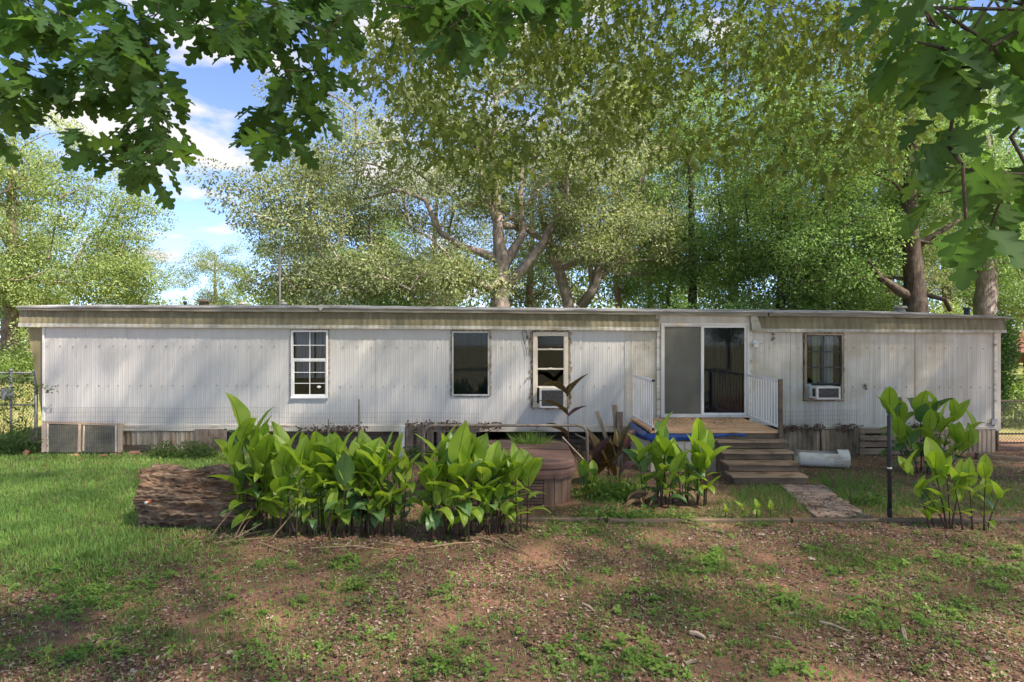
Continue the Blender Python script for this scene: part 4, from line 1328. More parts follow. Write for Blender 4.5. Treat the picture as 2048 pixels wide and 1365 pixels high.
# pavilion with red roof and a board fence far right
pv = empty("pavilion", (20.9, 24.5, gzf(20, 24.5))); tag(pv, "red-roofed open garden pavilion beyond the right fence", "pavilion")
zz = gzf(20, 24.5)
mb = MB(); z0 = uz(727, 23) - zz
for k in range(6):
    s0, s1 = k / 6, (k + 1) / 6; r0, r1 = 2.35 * (1 - s0 * .95), 2.35 * (1 - s1 * .95) + .06; za, zb = z0 + .36 + 1.1 * s0 + .03, z0 + .36 + 1.1 * s1
    C = [(-1, -1), (1, -1), (1, 1), (-1, 1)]
    for i in range(4):
        a, b_ = C[i], C[(i + 1) % 4]
        mb.quad((a[0] * r0, a[1] * r0, za), (b_[0] * r0, b_[1] * r0, za), (b_[0] * r1, b_[1] * r1, zb), (a[0] * r1, a[1] * r1, zb))
        mb.quad((a[0] * r0, a[1] * r0, za - .05), (b_[0] * r0, b_[1] * r0, za - .05), (b_[0] * r0, b_[1] * r0, za), (a[0] * r0, a[1] * r0, za))
mb.build("roof", M['redroof'], pv)
for i, (z0_, z1_, g) in enumerate(((z0, z0 + .17, 2.28), (z0 + .172, z0 + .33, 2.31))):
    mb = MB(); mb.box(-g, g, -g, -g + .05, z0_, z1_); mb.box(-g, g, g - .05, g, z0_, z1_); mb.box(-g, -g + .05, -g + .051, g - .051, z0_, z1_); mb.box(g - .05, g, -g + .051, g - .051, z0_, z1_); mb.build("fascia_board", M['redwood'], pv)
for sx in (-1, 1):
    for sy in (-1, 1):
        mb = MB(); mb.box(sx * 2.1 - .06, sx * 2.1 + .06, sy * 2.1 - .06, sy * 2.1 + .06, -.3, z0 - .002); mb.build("post", M['redwood'], pv)
bf = empty("board_fence", (0, 0, 0)); tag(bf, "grey upright board fence standing behind the pavilion", "fence")
y = 29.0
for k in range(34):
    x = ux(2008, y) + k * .2; z = gzf(x, y); mb = MB(); mb.box(x, x + .14, y, y + .025, z - .1, uz(748, y) + random.uniform(-.03, .03)); mb.build("picket", M['grey_wood'], bf)
for zq in (uz(757, y), uz(778, y)):
    mb = MB(); mb.box(ux(2008, y), ux(2008, y) + 6.9, y + .03, y + .07, zq - .05, zq + .05); mb.build("rail", M['grey_wood_x'], bf)

# ================================================================== CANNAS
def canna_leaf_mesh(name, mat, L, wd, arch, fold, twist, wave, seed):
    rr = random.Random(seed); nL, nW = 11, 6
    v = []; f = []
    for i in range(nL + 1):
        t = i / nL
        w = wd * (math.sin(math.pi * min(1, t * .97 + .02) ** .8) ** .75) * (1 - .25 * t) + .012 * (1 - t)
        if t > .9: w *= (1 - t) / .1 * .8 + .04
        ang = arch * t ** 1.5
        # spine curve in (x forward, z up)
        if i == 0: sx, sz = 0.0, 0.0
        else:
            am = arch * ((i - .5) / nL) ** 1.5
            sx += math.cos(am) / nL; sz -= math.sin(am) / nL
        for k in range(nW + 1):
            s = k / nW * 2 - 1
            lift = fold * abs(s) * w * (1 - .45 * t)
            wv = wave * math.sin(t * 13 + seed + (2.3 if s > 0 else 0)) * s * s * .5
            tw = twist * t
            yy = s * w * math.cos(fold * .8)
            zz = lift + wv
            y2 = yy * math.cos(tw) - zz * math.sin(tw); z2 = yy * math.sin(tw) + zz * math.cos(tw)
            v.append((sx + z2 * math.sin(ang), y2, sz + z2 * math.cos(ang)))
    for i in range(nL):
        for k in range(nW):
            a = i * (nW + 1) + k; f.append((a, a + 1, a + nW + 2, a + nW + 1))
    me = bpy.data.meshes.new(name); me.from_pydata([(p[0] * L, p[1] * L, p[2] * L) for p in v], [], f)
    me.polygons.foreach_set("use_smooth", [True] * len(me.polygons)); me.update()
    uv = me.uv_layers.new(name="UVMap")
    for p in me.polygons:
        for li in p.loop_indices:
            vi = me.loops[li].vertex_index; uv.data[li].uv = ((vi // (nW + 1)) / nL, (vi % (nW + 1)) / nW)
    me.materials.append(mat)
    return me


def cannamat(name, c1, c2, rib_c, trans, tcol, edge=None, gl=.4):
    m, n, l, b = newmat(name)
    oi = n.new("ShaderNodeObjectInfo"); tc = n.new("ShaderNodeTexCoord"); sp = n.new("ShaderNodeSeparateXYZ"); l.new(tc.outputs['UV'], sp.inputs[0])
    nz = noi(n, l, coords(n, l, (5, 5, 5)), 1, 4)
    c = mixc(n, l, oi.outputs['Random'], c1, c2)
    c = mixc(n, l, ramp(n, l, nz, [(.4, (0, 0, 0)), (.7, (.45, .45, .45))]), c, c2)
    # side veins swept towards the tip
    ab = n.new("ShaderNodeMath"); ab.operation = 'SUBTRACT'; ab.inputs[1].default_value = .5; l.new(sp.outputs['Y'], ab.inputs[0])
    ab2 = n.new("ShaderNodeMath"); ab2.operation = 'ABSOLUTE'; l.new(ab.outputs[0], ab2.inputs[0])
    mu = n.new("ShaderNodeMath"); mu.operation = 'MULTIPLY_ADD'; mu.inputs[1].default_value = -.45; l.new(ab2.outputs[0], mu.inputs[0]); l.new(sp.outputs['X'], mu.inputs[2])
    m2 = n.new("ShaderNodeMath"); m2.operation = 'MULTIPLY'; m2.inputs[1].default_value = 120; l.new(mu.outputs[0], m2.inputs[0])
    si = n.new("ShaderNodeMath"); si.operation = 'SINE'; l.new(m2.outputs[0], si.inputs[0])
    c = mixc(n, l, ramp(n, l, si.outputs[0], [(.2, (0, 0, 0)), (1, (.3, .3, .3))]), c, (c1[0] * .5, c1[1] * .5, c1[2] * .5))
    rb = ramp(n, l, ab2.outputs[0], [(.012, (1, 1, 1)), (.035, (0, 0, 0))])
    c = mixc(n, l, rb, c, rib_c)
    nz2 = noi(n, l, coords(n, l, (9, 9, 9)), 1, 5, .7)
    ed = n.new("ShaderNodeMath"); ed.operation = 'MULTIPLY_ADD'; ed.inputs[1].default_value = .45; l.new(nz2, ed.inputs[0]); l.new(ab2.outputs[0], ed.inputs[2])
    c = mixc(n, l, ramp(n, l, ed.outputs[0], [(.735, (0, 0, 0)), (.76, (.75, .75, .75))]), c, (.30, .22, .09))
    if edge: c = mixc(n, l, ramp(n, l, nz, [(.52, (0, 0, 0)), (.66, (.8, .8, .8))]), c, edge)
    l.new(c, b.inputs['Base Color']); b.inputs['Roughness'].default_value = gl; b.inputs['Specular IOR Level'].default_value = .4
    bump(n, l, b, si.outputs[0], .08, .004)
    tr = n.new("ShaderNodeBsdfTranslucent"); l.new(mixc(n, l, 1.0, c, tcol, 'MULTIPLY'), tr.inputs[0])
    mx = n.new("ShaderNodeMixShader"); mx.inputs[0].default_value = trans
    l.new(b.outputs[0], mx.inputs[1]); l.new(tr.outputs[0], mx.inputs[2]); l.new(mx.outputs[0], n["Material Output"].inputs[0])
    return m


CM = {
    'fresh': cannamat("canna_fresh", (.24, .39, .045), (.34, .47, .075), (.12, .17, .03), .5, (1.5, 1.45, .7)),
    'mid': cannamat("canna_mid", (.19, .32, .035), (.29, .42, .055), (.10, .15, .02), .48, (1.4, 1.4, .6)),
    'deep': cannamat("canna_deep", (.09, .19, .06), (.15, .26, .09), (.14, .2, .1), .3, (1.3, 1.4, .6), gl=.35),
    'bronze': cannamat("canna_bronze", (.07, .065, .025), (.11, .085, .03), (.10, .02, .015), .4, (1.5, 1.0, .5), edge=(.16, .10, .03)),
    'purple': cannamat("canna_purple", (.10, .055, .06), (.15, .09, .09), (.10, .03, .03), .25, (1.3, .8, .7), gl=.35),
    'dry': cannamat("canna_dry", (.24, .14, .075), (.33, .22, .13), (.25, .15, .08), .3, (1.2, 1, .7), gl=.8),
}
M['stalk'] = pm("dark_red_stalk", (.045, .022, .018), (.095, .045, .03), (20, 20, 5), .6, (.07, .08, .02), (6, 6, 3), (.55, .7), .1)
M['stalk_green'] = pm("green_stalk", (.06, .09, .02), (.10, .12, .03), (20, 20, 5), .6, (.08, .04, .025), (6, 6, 3), (.5, .7), .1)
LEAFM = {}
for mk in CM:
    LEAFM[mk] = {
        'up': [canna_leaf_mesh("leaf_upright", CM[mk], 1, .27 + .025 * k, .35 + .15 * k, .30 + .12 * k, .1 * (k - 1), .02, k + 1) for k in range(3)],
        'arch': [canna_leaf_mesh("leaf_arching", CM[mk], 1, .235 + .02 * k, 1.0 + .3 * k, .32, .25 * (k - 1), .025, k + 4) for k in range(3)],
        'droop': [canna_leaf_mesh("leaf_drooping", CM[mk], 1, .24, 1.9 + .35 * k, .5, .35 * (k - .5), .035, k + 8) for k in range(2)],
    }


def leaf_at(parent, loc, az, el, L, kind, mk, roll=0.0, rr=random, wf=1.0):
    me = rr.choice(LEAFM[mk][kind])
    o = bpy.data.objects.new("leaf", me); COL.objects.link(o); o.parent = parent
    o.location = loc
    q = Quaternion((0, 0, 1), az) @ Quaternion((0, 1, 0), -el) @ Quaternion((1, 0, 0), roll)
    o.rotation_mode = 'QUATERNION'; o.rotation_quaternion = q; o.scale = (L, L * wf, L)
    return o


def canna(label, bx, by, stalks, seed, mats=('fresh', 'mid', 'deep'), wts=(4, 4, 2), group="canna clumps", stalkmat='stalk', name="canna_plant"):
    """stalks: list of (dx, dy, height, leanx, leany, n_leaves, leaf_len)"""
    rr = random.Random(seed)
    t = empty(name, (bx, by, gzf(bx, by))); tag(t, label, "canna", group)
    for (dx, dy, h, lx, ly, nl, ll) in stalks:
        pts = []
        for i in range(7):
            s = i / 6; pts.append(Vector((dx + lx * s ** 1.4, dy + ly * s ** 1.4, -.04 + (h + .04) * s)))
        mb = MB(); mb.tube([tuple(p) for p in pts], [.013 - .008 * i / 6 for i in range(7)], 6)
        st = mb.build("stalk", M[stalkmat], t, smooth=True)
        az0 = rr.uniform(0, 6.28)
        for k in range(nl):
            s = 1.0 if k == 0 else lerp(.93, .34, (k - 1) / max(1, nl - 2)) + rr.uniform(-.05, .05)
            s = min(1, max(.15, s))
            i = min(5, int(s * 6)); p = pts[i].lerp(pts[i + 1], s * 6 - i)
            az = az0 + k * math.pi * (.87 + rr.uniform(-.12, .12))
            L = ll * .95 * rr.uniform(.75, 1.15) * (1.0 if k < 3 else .82)
            if k == 0: kind, el, mk = 'up', R(rr.uniform(72, 86)), mats[0]
            elif k <= 2: kind, el, mk = rr.choice(['up', 'up', 'arch']), R(rr.uniform(52, 74)), rr.choices(mats, (wts[0], wts[1], 0.6 * wts[2]))[0]
            elif k <= 4: kind, el, mk = rr.choice(['arch', 'arch', 'up', 'droop']), R(rr.uniform(25, 58)), rr.choices(mats, wts)[0]
            else: kind, el, mk = rr.choice(['arch', 'droop']), R(rr.uniform(0, 38)), rr.choices(mats, (wts[0] * .3, wts[1], wts[2] * 2))[0]
            leaf_at(st, p, az, el, L, kind, mk, rr.uniform(-.35, .35), rr)
    return t


def rnd_stalks(n_, spread_x, spread_y, hmin, hmax, seed, nl=(4, 6), ll=(.36, .5), bare=0):
    rr = random.Random(seed); out = []
    for k in range(n_):
        dx = (k + .5) / n_ * 2 * spread_x - spread_x + rr.uniform(-.06, .06); dy = rr.uniform(-spread_y, spread_y)
        out.append((dx, dy, rr.uniform(hmin, hmax), rr.uniform(-.07, .07), rr.uniform(-.08, .06), rr.randint(*nl), rr.uniform(*ll)))
    for k in range(bare):
        out.append((rr.uniform(-spread_x, spread_x), rr.uniform(-spread_y, spread_y), rr.uniform(.25, .5), rr.uniform(-.05, .05), rr.uniform(-.04, .04), 1, rr.uniform(.18, .3)))
    return out


def cpos(px, py): return G(px, py)


x, y = cpos(510, 1062)
canna("tallest green canna clump, rising right against the end of the rotten log", x, y, [(-.08, 0, 1.28, -.1, 0, 6, .52), (.02, .1, 1.12, -.02, .05, 6, .5), (-.02, .04, 1.2, .02, 0, 7, .5), (-.12, -.06, 1.02, -.14, -.04, 7, .48), (.1, -.04, 1.0, .06, 0, 6, .48), (.2, .05, .95, .1, .02, 5, .5), (-.15, .1, .7, -.12, 0, 5, .42)] + rnd_stalks(3, .2, .1, .5, .8, 3), 11)
x, y = cpos(610, 1070)
canna("green canna clump second from the rotten log", x, y, rnd_stalks(12, .42, .18, .66, 1.0, 5, (6, 8), (.36, .52), 9), 12)
x, y = cpos(705, 1068)
canna("green canna clump in the middle of the long row, in front of the thin rod", x, y, rnd_stalks(11, .36, .18, .66, 1.02, 6, (6, 8), (.36, .54), 9), 13)
x, y = cpos(772, 1066)
canna("green canna clump at the gap left of the hot tub", x, y, rnd_stalks(9, .28, .17, .6, .98, 7, (6, 7), (.34, .5), 8), 14)
x, y = cpos(900, 1075)
canna("tall green canna clump in front of the hot tub's left half", x, y, rnd_stalks(11, .30, .17, .7, 1.05, 8, (6, 8), (.38, .56), 9), 15)
x, y = cpos(1005, 1066)
canna("green canna clump in front of the hot tub's slatted panel", x, y, rnd_stalks(11, .32, .16, .62, .98, 9, (6, 7), (.36, .52), 8), 16)
x, y = cpos(1345, 1010)
canna("green canna clump in front of the deck's beige skirting", x, y, rnd_stalks(10, .5, .16, .45, .85, 10, (5, 7), (.36, .46), 6) + [(.35, -.05, .95, .02, 0, 5, .45), (-.1, 0, 1.0, -.04, 0, 5, .45)], 17)
x, y = cpos(1412, 1014)
canna("slim green canna pair standing just left of the wooden steps", x, y, [(0, 0, .78, .02, 0, 5, .46), (-.1, .05, .62, -.02, 0, 4, .38)], 18)
x, y = cpos(1848, 945)
canna("big dark green canna clump against the skirting at the right", x, y, [(-.35, 0, 1.15, -.35, -.1, 7, .58), (-.2, .1, 1.0, -.2, 0, 7, .55), (-.05, 0, 1.1, -.05, -.05, 7, .6), (.1, .05, 1.15, .15, 0, 7, .6), (.25, 0, 1.05, .3, -.05, 6, .55), (.4, .1, .8, .5, -.1, 6, .52), (0, -.1, .8, -.1, -.2, 6, .5), (.2, -.1, .6, .2, -.2, 5, .5), (-.3, -.1, .7, -.35, -.15, 6, .5), (.1, -.12, .95, .05, -.15, 7, .5), (-.15, -.05, .55, -.25, -.2, 6, .46), (.35, -.05, .55, .4, -.15, 6, .46), (.0, .1, .9, .1, .0, 6, .5)], 19, wts=(1.5, 3, 6))
x, y = cpos(1893, 1058)
canna("leaning green canna with dark red stalks just right of the black pole", x, y, [(0, 0, .72, -.45, .05, 5, .36), (.02, .03, .78, -.16, 0, 5, .42), (.05, .0, .7, -.05, 0, 4, .36), (-.12, .05, .5, -.2, 0, 4, .3), (-.2, .02, .4, -.1, .03, 3, .28), (.1, .05, .55, .12, 0, 4, .34)], 20)
x, y = cpos(1960, 1060)
canna("small green canna clump at the right edge of the timber edging", x, y, [(.05, 0, .68, .02, 0, 5, .33), (-.08, .02, .62, -.05, 0, 4, .36), (-.2, .03, .58, -.1, .02, 4, .33), (.12, .04, .4, .15, 0, 4, .26)], 21)
x, y = cpos(1515, 1040)
canna("row of tiny canna sprouts at the edge of the grass beside the walkway", x, y, [(-.2, 0, .14, 0, 0, 3, .17), (0, .02, .16, 0, 0, 3, .17), (.18, 0, .15, 0, 0, 3, .15), (-.42, .03, .1, 0, 0, 2, .15)], 22, mats=('fresh', 'fresh', 'mid'))
# bronze ones
x, y = P(1138, 900, 12.0).x, 12.0
canna("single tall bronze canna rising in front of the cream window", x, y, [(0, 0, 1.56, -.04, 0, 0, .5)], 23, mats=('bronze', 'bronze', 'purple'), group="bronze cannas")
tb = [o for o in COL.objects if o.name.startswith("canna_plant")][-1]; st = tb.children[0]
for (s, az, el, L, kind, mk) in ((1.38, 175, 52, .62, 'arch', 'bronze'), (1.36, 8, 58, .58, 'up', 'bronze'), (1.02, 178, 42, .72, 'arch', 'bronze'), (.98, 4, 40, .42, 'up', 'purple'), (.62, 176, 38, .72, 'arch', 'bronze'), (1.44, 60, 84, .3, 'droop', 'bronze')):
    leaf_at(st, (-.03 * s / 1.5, 0, s), R(az), R(el), L, kind, mk, R(40) * (1 if az > 90 else -1), wf=.5)
x, y = P(1222, 985, 10.6).x, 10.6
canna("bronze and purple canna clump beside the wooden stakes", x, y, [(-.25, 0, .5, .0, 0, 2, .55), (-.05, .05, .42, .03, 0, 2, .5), (.14, 0, .66, .05, 0, 3, .48), (.0, -.05, .3, -.05, 0, 2, .36)], 25, mats=('bronze', 'purple', 'bronze'), wts=(3, 3, 2), group="bronze cannas")
tb = [o for o in COL.objects if o.name.startswith("canna_plant")][-1]; st = tb.children[0]
for (dx, z, az, el, L, kind, mk) in ((-.24, .22, 40, 62, .72, 'up', 'bronze'), (-.22, .3, 120, 75, .6, 'up', 'purple'), (.1, .5, 70, 80, .5, 'up', 'bronze'), (.16, .55, 20, 60, .52, 'up', 'purple'), (.05, .18, 200, 70, .45, 'arch', 'bronze')):
    leaf_at(st, (dx, -.02, z), R(az), R(el), L, kind, mk, R(30), wf=.75)
x, y = P(1165, 980, 10.3).x, 10.1
canna("short dull green canna beside the hot tub's right corner", x, y, [(0, 0, .3, 0, 0, 4, .36), (.12, .05, .28, .05, 0, 3, .34)], 26, mats=('mid', 'deep', 'bronze'))
# withered leaves below the deck clump
x, y = cpos(1290, 1012)
t = canna("withered brown canna leaves collapsed below the deck clump", x, y, [(-.1, 0, .12, 0, 0, 0, .4)], 27, mats=('dry', 'dry', 'dry'))
st = t.children[0]
for k in range(9):
    leaf_at(st, (random.uniform(-.15, .2), random.uniform(-.05, .1), random.uniform(.05, .25)), random.uniform(2.2, 4.6), R(random.uniform(-25, 20)), random.uniform(.25, .45), 'droop', 'dry', random.uniform(-1, 1), wf=.45)

# dry canes by the log
CANE_LABELS = ['leaning dry cane resting its tip among the stalks right of the log', 'dry cane leaning back toward the log end, rightmost of the leaning ones', 'short dry cane propped on the middle of the bundle by the log', 'leftmost dry cane leaning against the front of the rotten log', 'dry cane lying loose on the soil just in front of the leaning bundle', 'longest flat dry cane at the bottom of the bundle by the log', 'slanting dry cane second from the bottom of the bundle by the log', 'nearly level dry cane across the bundle by the log', 'dry cane on the soil below the canna clump left of the hot tub', 'dry cane on the soil below the second canna clump', 'dry cane on the soil below the canna clump with the thin rod', "dry cane running out from under the clump before the tub's left half", "rightmost dry cane below the clump before the tub's slatted panel", 'long pale cane lying in the weeds in front of the deck canna', 'dry cane below the gap between the two canna rows', "steep thin dry cane standing closest to the log's broken face"]
canes = [((540, 1082), (610, 1000)), ((596, 1074), (548, 985)), ((470, 1075), (500, 1020)), ((415, 1085), (462, 1020)), ((520, 1090), (590, 1112)), ((430, 1090), (540, 1078)), ((440, 1095), (520, 1050)), ((470, 1080), (560, 1060)), ((760, 1088), (850, 1100)), ((620, 1100), (740, 1092)), ((690, 1095), (800, 1108)), ((960, 1080), (1040, 1105)), ((1000, 1078), (1070, 1120)), ((1340, 1041), (1460, 1074)), ((860, 1098), (960, 1088)), ((480, 1070), (505, 1030))]
for i, (a, b_) in enumerate(canes):
    pa = G(*a)
    up_ = b_[1] < a[1] - 25
    if up_:
        q = P(*b_, pa[1] + .05); A = Vector((pa[0], pa[1], gzf(*pa) + .01)); B = Vector((q.x, pa[1] + .12, max(.02, q.z)))
    else:
        pb = G(*b_); A = Vector((*pa, gzf(*pa) + .03)); B = Vector((*pb, gzf(*pb) + .02))
    mid = (A + B) / 2 + Vector((random.uniform(-.02, .02), random.uniform(-.02, .02), random.uniform(-.01, .02)))
    mb = MB(); mb.tube([tuple(A), tuple(mid), tuple(B)], [.009, .007, .004], 6); o = mb.build("dry_cane", M['cane'])
    tag(o, CANE_LABELS[i], "cane", "dry canes on the ground below the cannas")
# sticks and bits of wood on the near ground
STICK_LABELS = ['pale driftwood-like stick lying beside the grass on the right foreground', 'curled tan strip of bark on the near ground below the deck', 'thin dark twig on the near ground below the steps', 'thick pale stump of wood at the right foreground', 'longer tan stick of a crossed pair below the hot tub', 'shorter twig of a crossed pair below the hot tub', 'thick tan bark piece in the middle of the right foreground', 'long thin grey twig at the far right foreground', 'short brown stick in the bare red patch at the centre', 'pale curled chip at the bottom edge of the yard']
for i, (a, b_, r) in enumerate((((1640, 1250), (1700, 1268), .012), ((1575, 1232), (1615, 1238), .014), ((1530, 1275), (1580, 1288), .006), ((1805, 1262), (1812, 1290), .02), ((1110, 1125), (1138, 1152), .007), ((1126, 1122), (1137, 1148), .006), ((1380, 1272), (1410, 1282), .02), ((1880, 1245), (1960, 1252), .006), ((1165, 1210), (1190, 1226), .012), ((1370, 1335), (1395, 1328), .016))):
    pa, pb = G(*a), G(*b_)
    mb = MB(); mb.tube([(*pa, gzf(*pa) + r), ((pa[0] + pb[0]) / 2, (pa[1] + pb[1]) / 2 + .015, gzf((pa[0] + pb[0]) / 2, (pa[1] + pb[1]) / 2) + r * 1.3), (*pb, gzf(*pb) + r)], [r, r * 1.1, r * .6], 7); o = mb.build("fallen_stick", M['grey_wood'] if i % 2 else M['raw_wood'])
    tag(o, STICK_LABELS[i], "stick", "fallen sticks on the near ground")

# ================================================================== GRASS, WEEDS, LITTER
def blob(px, py, L):
    d = np.zeros_like(px)
    for (cx, cy, rx, ry, a) in L:
        d = np.maximum(d, a * np.exp(-((px - cx) / rx) ** 2 - ((py - cy) / ry) ** 2))
    return d


def to_px(x, y): return 1024 + x * F / y, 682.5 + H * F / y


LAWN = [(60, 1000, 330, 90, 1.0), (230, 920, 330, 40, 1.0), (120, 1080, 240, 60, .8), (560, 930, 200, 25, .9), (640, 1010, 160, 40, .7)]
PATCH = [(200, 1200, 330, 110, .55), (90, 1300, 260, 90, .45), (620, 1140, 160, 40, .5), (720, 1220, 170, 50, .35), (480, 1280, 240, 60, .40), (1470, 1140, 210, 45, .62), (1720, 1120, 190, 35, .6), (1960, 1130, 150, 50, .6), (1250, 1310, 160, 60, .5), (1600, 1220, 230, 60, .42), (1840, 1230, 220, 60, .38), (1330, 1210, 200, 60, .3), (900, 1300, 220, 70, .34), (1100, 1180, 120, 40, .25), (1500, 1320, 200, 50, .3), (1180, 1060, 140, 30, .5), (1400, 1050, 120, 18, .6)]
FINE = [(1530, 1005, 75, 32, 1.0), (1690, 980, 110, 28, .75), (1830, 1010, 110, 24, .55), (1990, 1000, 100, 30, .55), (1760, 1025, 110, 16, .5), (1480, 1020, 70, 20, .6), (1660, 1010, 60, 16, .5), (1200, 985, 90, 40, .4)]


def near_patch(n_):
    """random points on the visible yard, denser close to the camera"""
    y = 4.2 * (13.7 / 4.2) ** rng.random(n_) ** .85
    x = rng.uniform(-.86, .86, n_) * y
    return x, y


NOGO = lambda x, y: ((x > TX0 - .03) & (x < TX1 + .03) & (y > TY0 - .03) & (y < TY1)) | ((x > 3.66) & (x < 4.98) & (y > 10.57)) | ((x > 2.5) & (x < 5.0) & (y > 11.7)) | ((x > -4.9) & (x < -3.35) & (np.abs(y - 8.52) < .3)) | ((np.abs(x - (4.5 + .3 * (y - 8.62) / 1.93)) < .34) & (y > 8.6) & (y < 10.6)) | (y > 13.75)


def grass(name, N, dens_l, thr, hmin, hmax, wid, c1, c2, label, cat, noise_s=.35, expo=1.0, base=0.05):
    x, y = near_patch(N)
    px, py = to_px(x, y)
    d = np.maximum(np.clip(blob(px, py, dens_l) * 1.5, 0, 1), base)
    nzv = fnoise(x, y, noise_s)
    d = d * np.clip((nzv - thr) / (.72 - thr), 0, 1) ** expo if thr > 0 else d
    keep = (rng.random(N) < d) & ~NOGO(x, y)
    x, y, d = x[keep], y[keep], d[keep]; n_ = len(x)
    pos = np.stack([x, y, gz(x, y) - .004], 1)
    h = rng.uniform(hmin, hmax, n_) * (.6 + .55 * np.clip(d, 0, 1))
    th = rng.uniform(0, 6.283, n_); ln = np.abs(rng.normal(0, .45, n_))
    ax = np.stack([np.cos(th) * ln, np.sin(th) * ln, np.ones(n_)], 1)
    nr = np.stack([np.cos(th), np.sin(th), np.full(n_, .1)], 1)
    t = rng.random((n_, 1)); cl = (np.array(c1) * (1 - t) + np.array(c2) * t) * (.75 + .5 * fnoise(x + 5, y, .8))[:, None]
    dry = rng.random(n_) < .06
    cl[dry] = np.array([.30, .24, .11]) * rng.uniform(.7, 1.1, (dry.sum(), 1))
    o = link(name, scatter_mesh(name, pos, ax, nr, h, cl, BLADE, width=wid * rng.uniform(.7, 1.3, n_) * (.6 + y / 12)), M['grassm'])
    tag(o, label, cat, kind="stuff")
    return n_


cnt = {}
cnt['lawn'] = grass("lawn_grass", 330000, LAWN, 0, .035, .095, .0075, (.22, .40, .09), (.37, .53, .16), "lush green lawn grass left of the rotten log", "grass")
cnt['patch'] = grass("patchy_grass", 420000, PATCH, .33, .025, .07, .006, (.105, .19, .045), (.20, .285, .085), "thin patchy grass over the brown near ground", "grass", .45)
cnt['fine'] = grass("fine_grass", 150000, FINE, 0, .07, .17, .0055, (.10, .21, .045), (.18, .29, .075), "soft fine dark green grass on both sides of the plank walkway", "grass")


def weeds(name, N, dens_l, thr, smin, smax, c1, c2, label, base=0.0, ns=.3, zmax=.03, clumpy=True):
    x, y = near_patch(N)
    if clumpy:
        k = max(1, N // 14); cx, cy = x[:k], y[:k]; j = rng.integers(0, k, N); r_ = np.abs(rng.normal(0, .06, N)); a_ = rng.uniform(0, 6.28, N); x = cx[j] + r_ * np.cos(a_); y = cy[j] + r_ * np.sin(a_)
    px, py = to_px(x, y)
    d = np.maximum(blob(px, py, dens_l), base) * np.clip((fnoise(x + 17, y + 3, ns) - thr) / (.7 - thr), 0, 1)
    keep = (rng.random(N) < d) & ~NOGO(x, y)
    x, y = x[keep], y[keep]; n_ = len(x)
    pos = np.stack([x, y, gz(x, y) + rng.uniform(.004, zmax, n_)], 1)
    th = rng.uniform(0, 6.283, n_)
    nr = np.stack([rng.normal(0, .35, n_), rng.normal(0, .35, n_) - .1, np.ones(n_)], 1)
    ax = np.stack([np.cos(th), np.sin(th), rng.normal(0, .15, n_)], 1)
    ax = ax - nr * (np.sum(ax * nr, 1) / np.sum(nr * nr, 1))[:, None]
    t = rng.random((n_, 1)); cl = (np.array(c1) * (1 - t) + np.array(c2) * t)
    o = link(name, scatter_mesh(name, pos, ax, nr, rng.uniform(smin, smax, n_), cl, CLOVER), M['grassm'])
    tag(o, label, "weeds", kind="stuff")


weeds("clover_weeds", 160000, LAWN + PATCH, .36, .012, .028, (.11, .23, .055), (.22, .345, .09), "low clover and broadleaf weeds among the near grass", .10)
weeds("broad_weeds", 40000, PATCH + [(650, 1140, 60, 22, 1.0), (700, 1180, 60, 20, .9), (330, 1250, 120, 40, .7), (640, 1190, 60, 15, .8), (1240, 1340, 60, 30, .9), (1420, 1130, 100, 35, .8)], .4, .025, .06, (.12, .24, .04), (.24, .36, .08), "clumps of larger broadleaf weeds on the brown ground", .04, zmax=.06)


def litter(name, N, smin, smax, cols_, label, dens_l, base, tmpl=KITE, zj=.012, thr=.0, flat=.35):
    x, y = near_patch(N); px, py = to_px(x, y)
    d = np.clip(base - .9 * base * blob(px, py, LAWN), 0, 1); d = np.maximum(d, blob(px, py, dens_l))
    d = d * np.clip((fnoise(x + 31, y + 11, .5) - thr) / (.65 - thr), 0, 1)
    keep = (rng.random(N) < d) & (y < 13.7) & ~((x > TX0) & (x < TX1) & (y > TY0) & (y < TY1)) & ~((x > -4.9) & (x < -3.35) & (np.abs(y - 8.52) < .3))
    x, y = x[keep], y[keep]; n_ = len(x)
    onpath = (np.abs(x - (4.5 + .3 * (y - 8.62) / 1.93)) < .34) & (y > 8.6) & (y < 10.6)
    pos = np.stack([x, y, gz(x, y) + rng.uniform(.002, zj, n_) + np.where(onpath, .035, 0)], 1)
    th = rng.uniform(0, 6.283, n_); ax = np.stack([np.cos(th), np.sin(th), rng.normal(0, .2, n_)], 1)
    nr = np.stack([rng.normal(0, flat, n_), rng.normal(0, flat, n_), np.ones(n_)], 1)
    c_ = np.array(cols_); cl = c_[rng.integers(0, len(c_), n_)] * rng.uniform(.7, 1.25, (n_, 1))
    o = link(name, scatter_mesh(name, pos, ax, nr, rng.uniform(smin, smax, n_), cl, tmpl), M['litter'])
    tag(o, label, "leaf litter", kind="stuff")


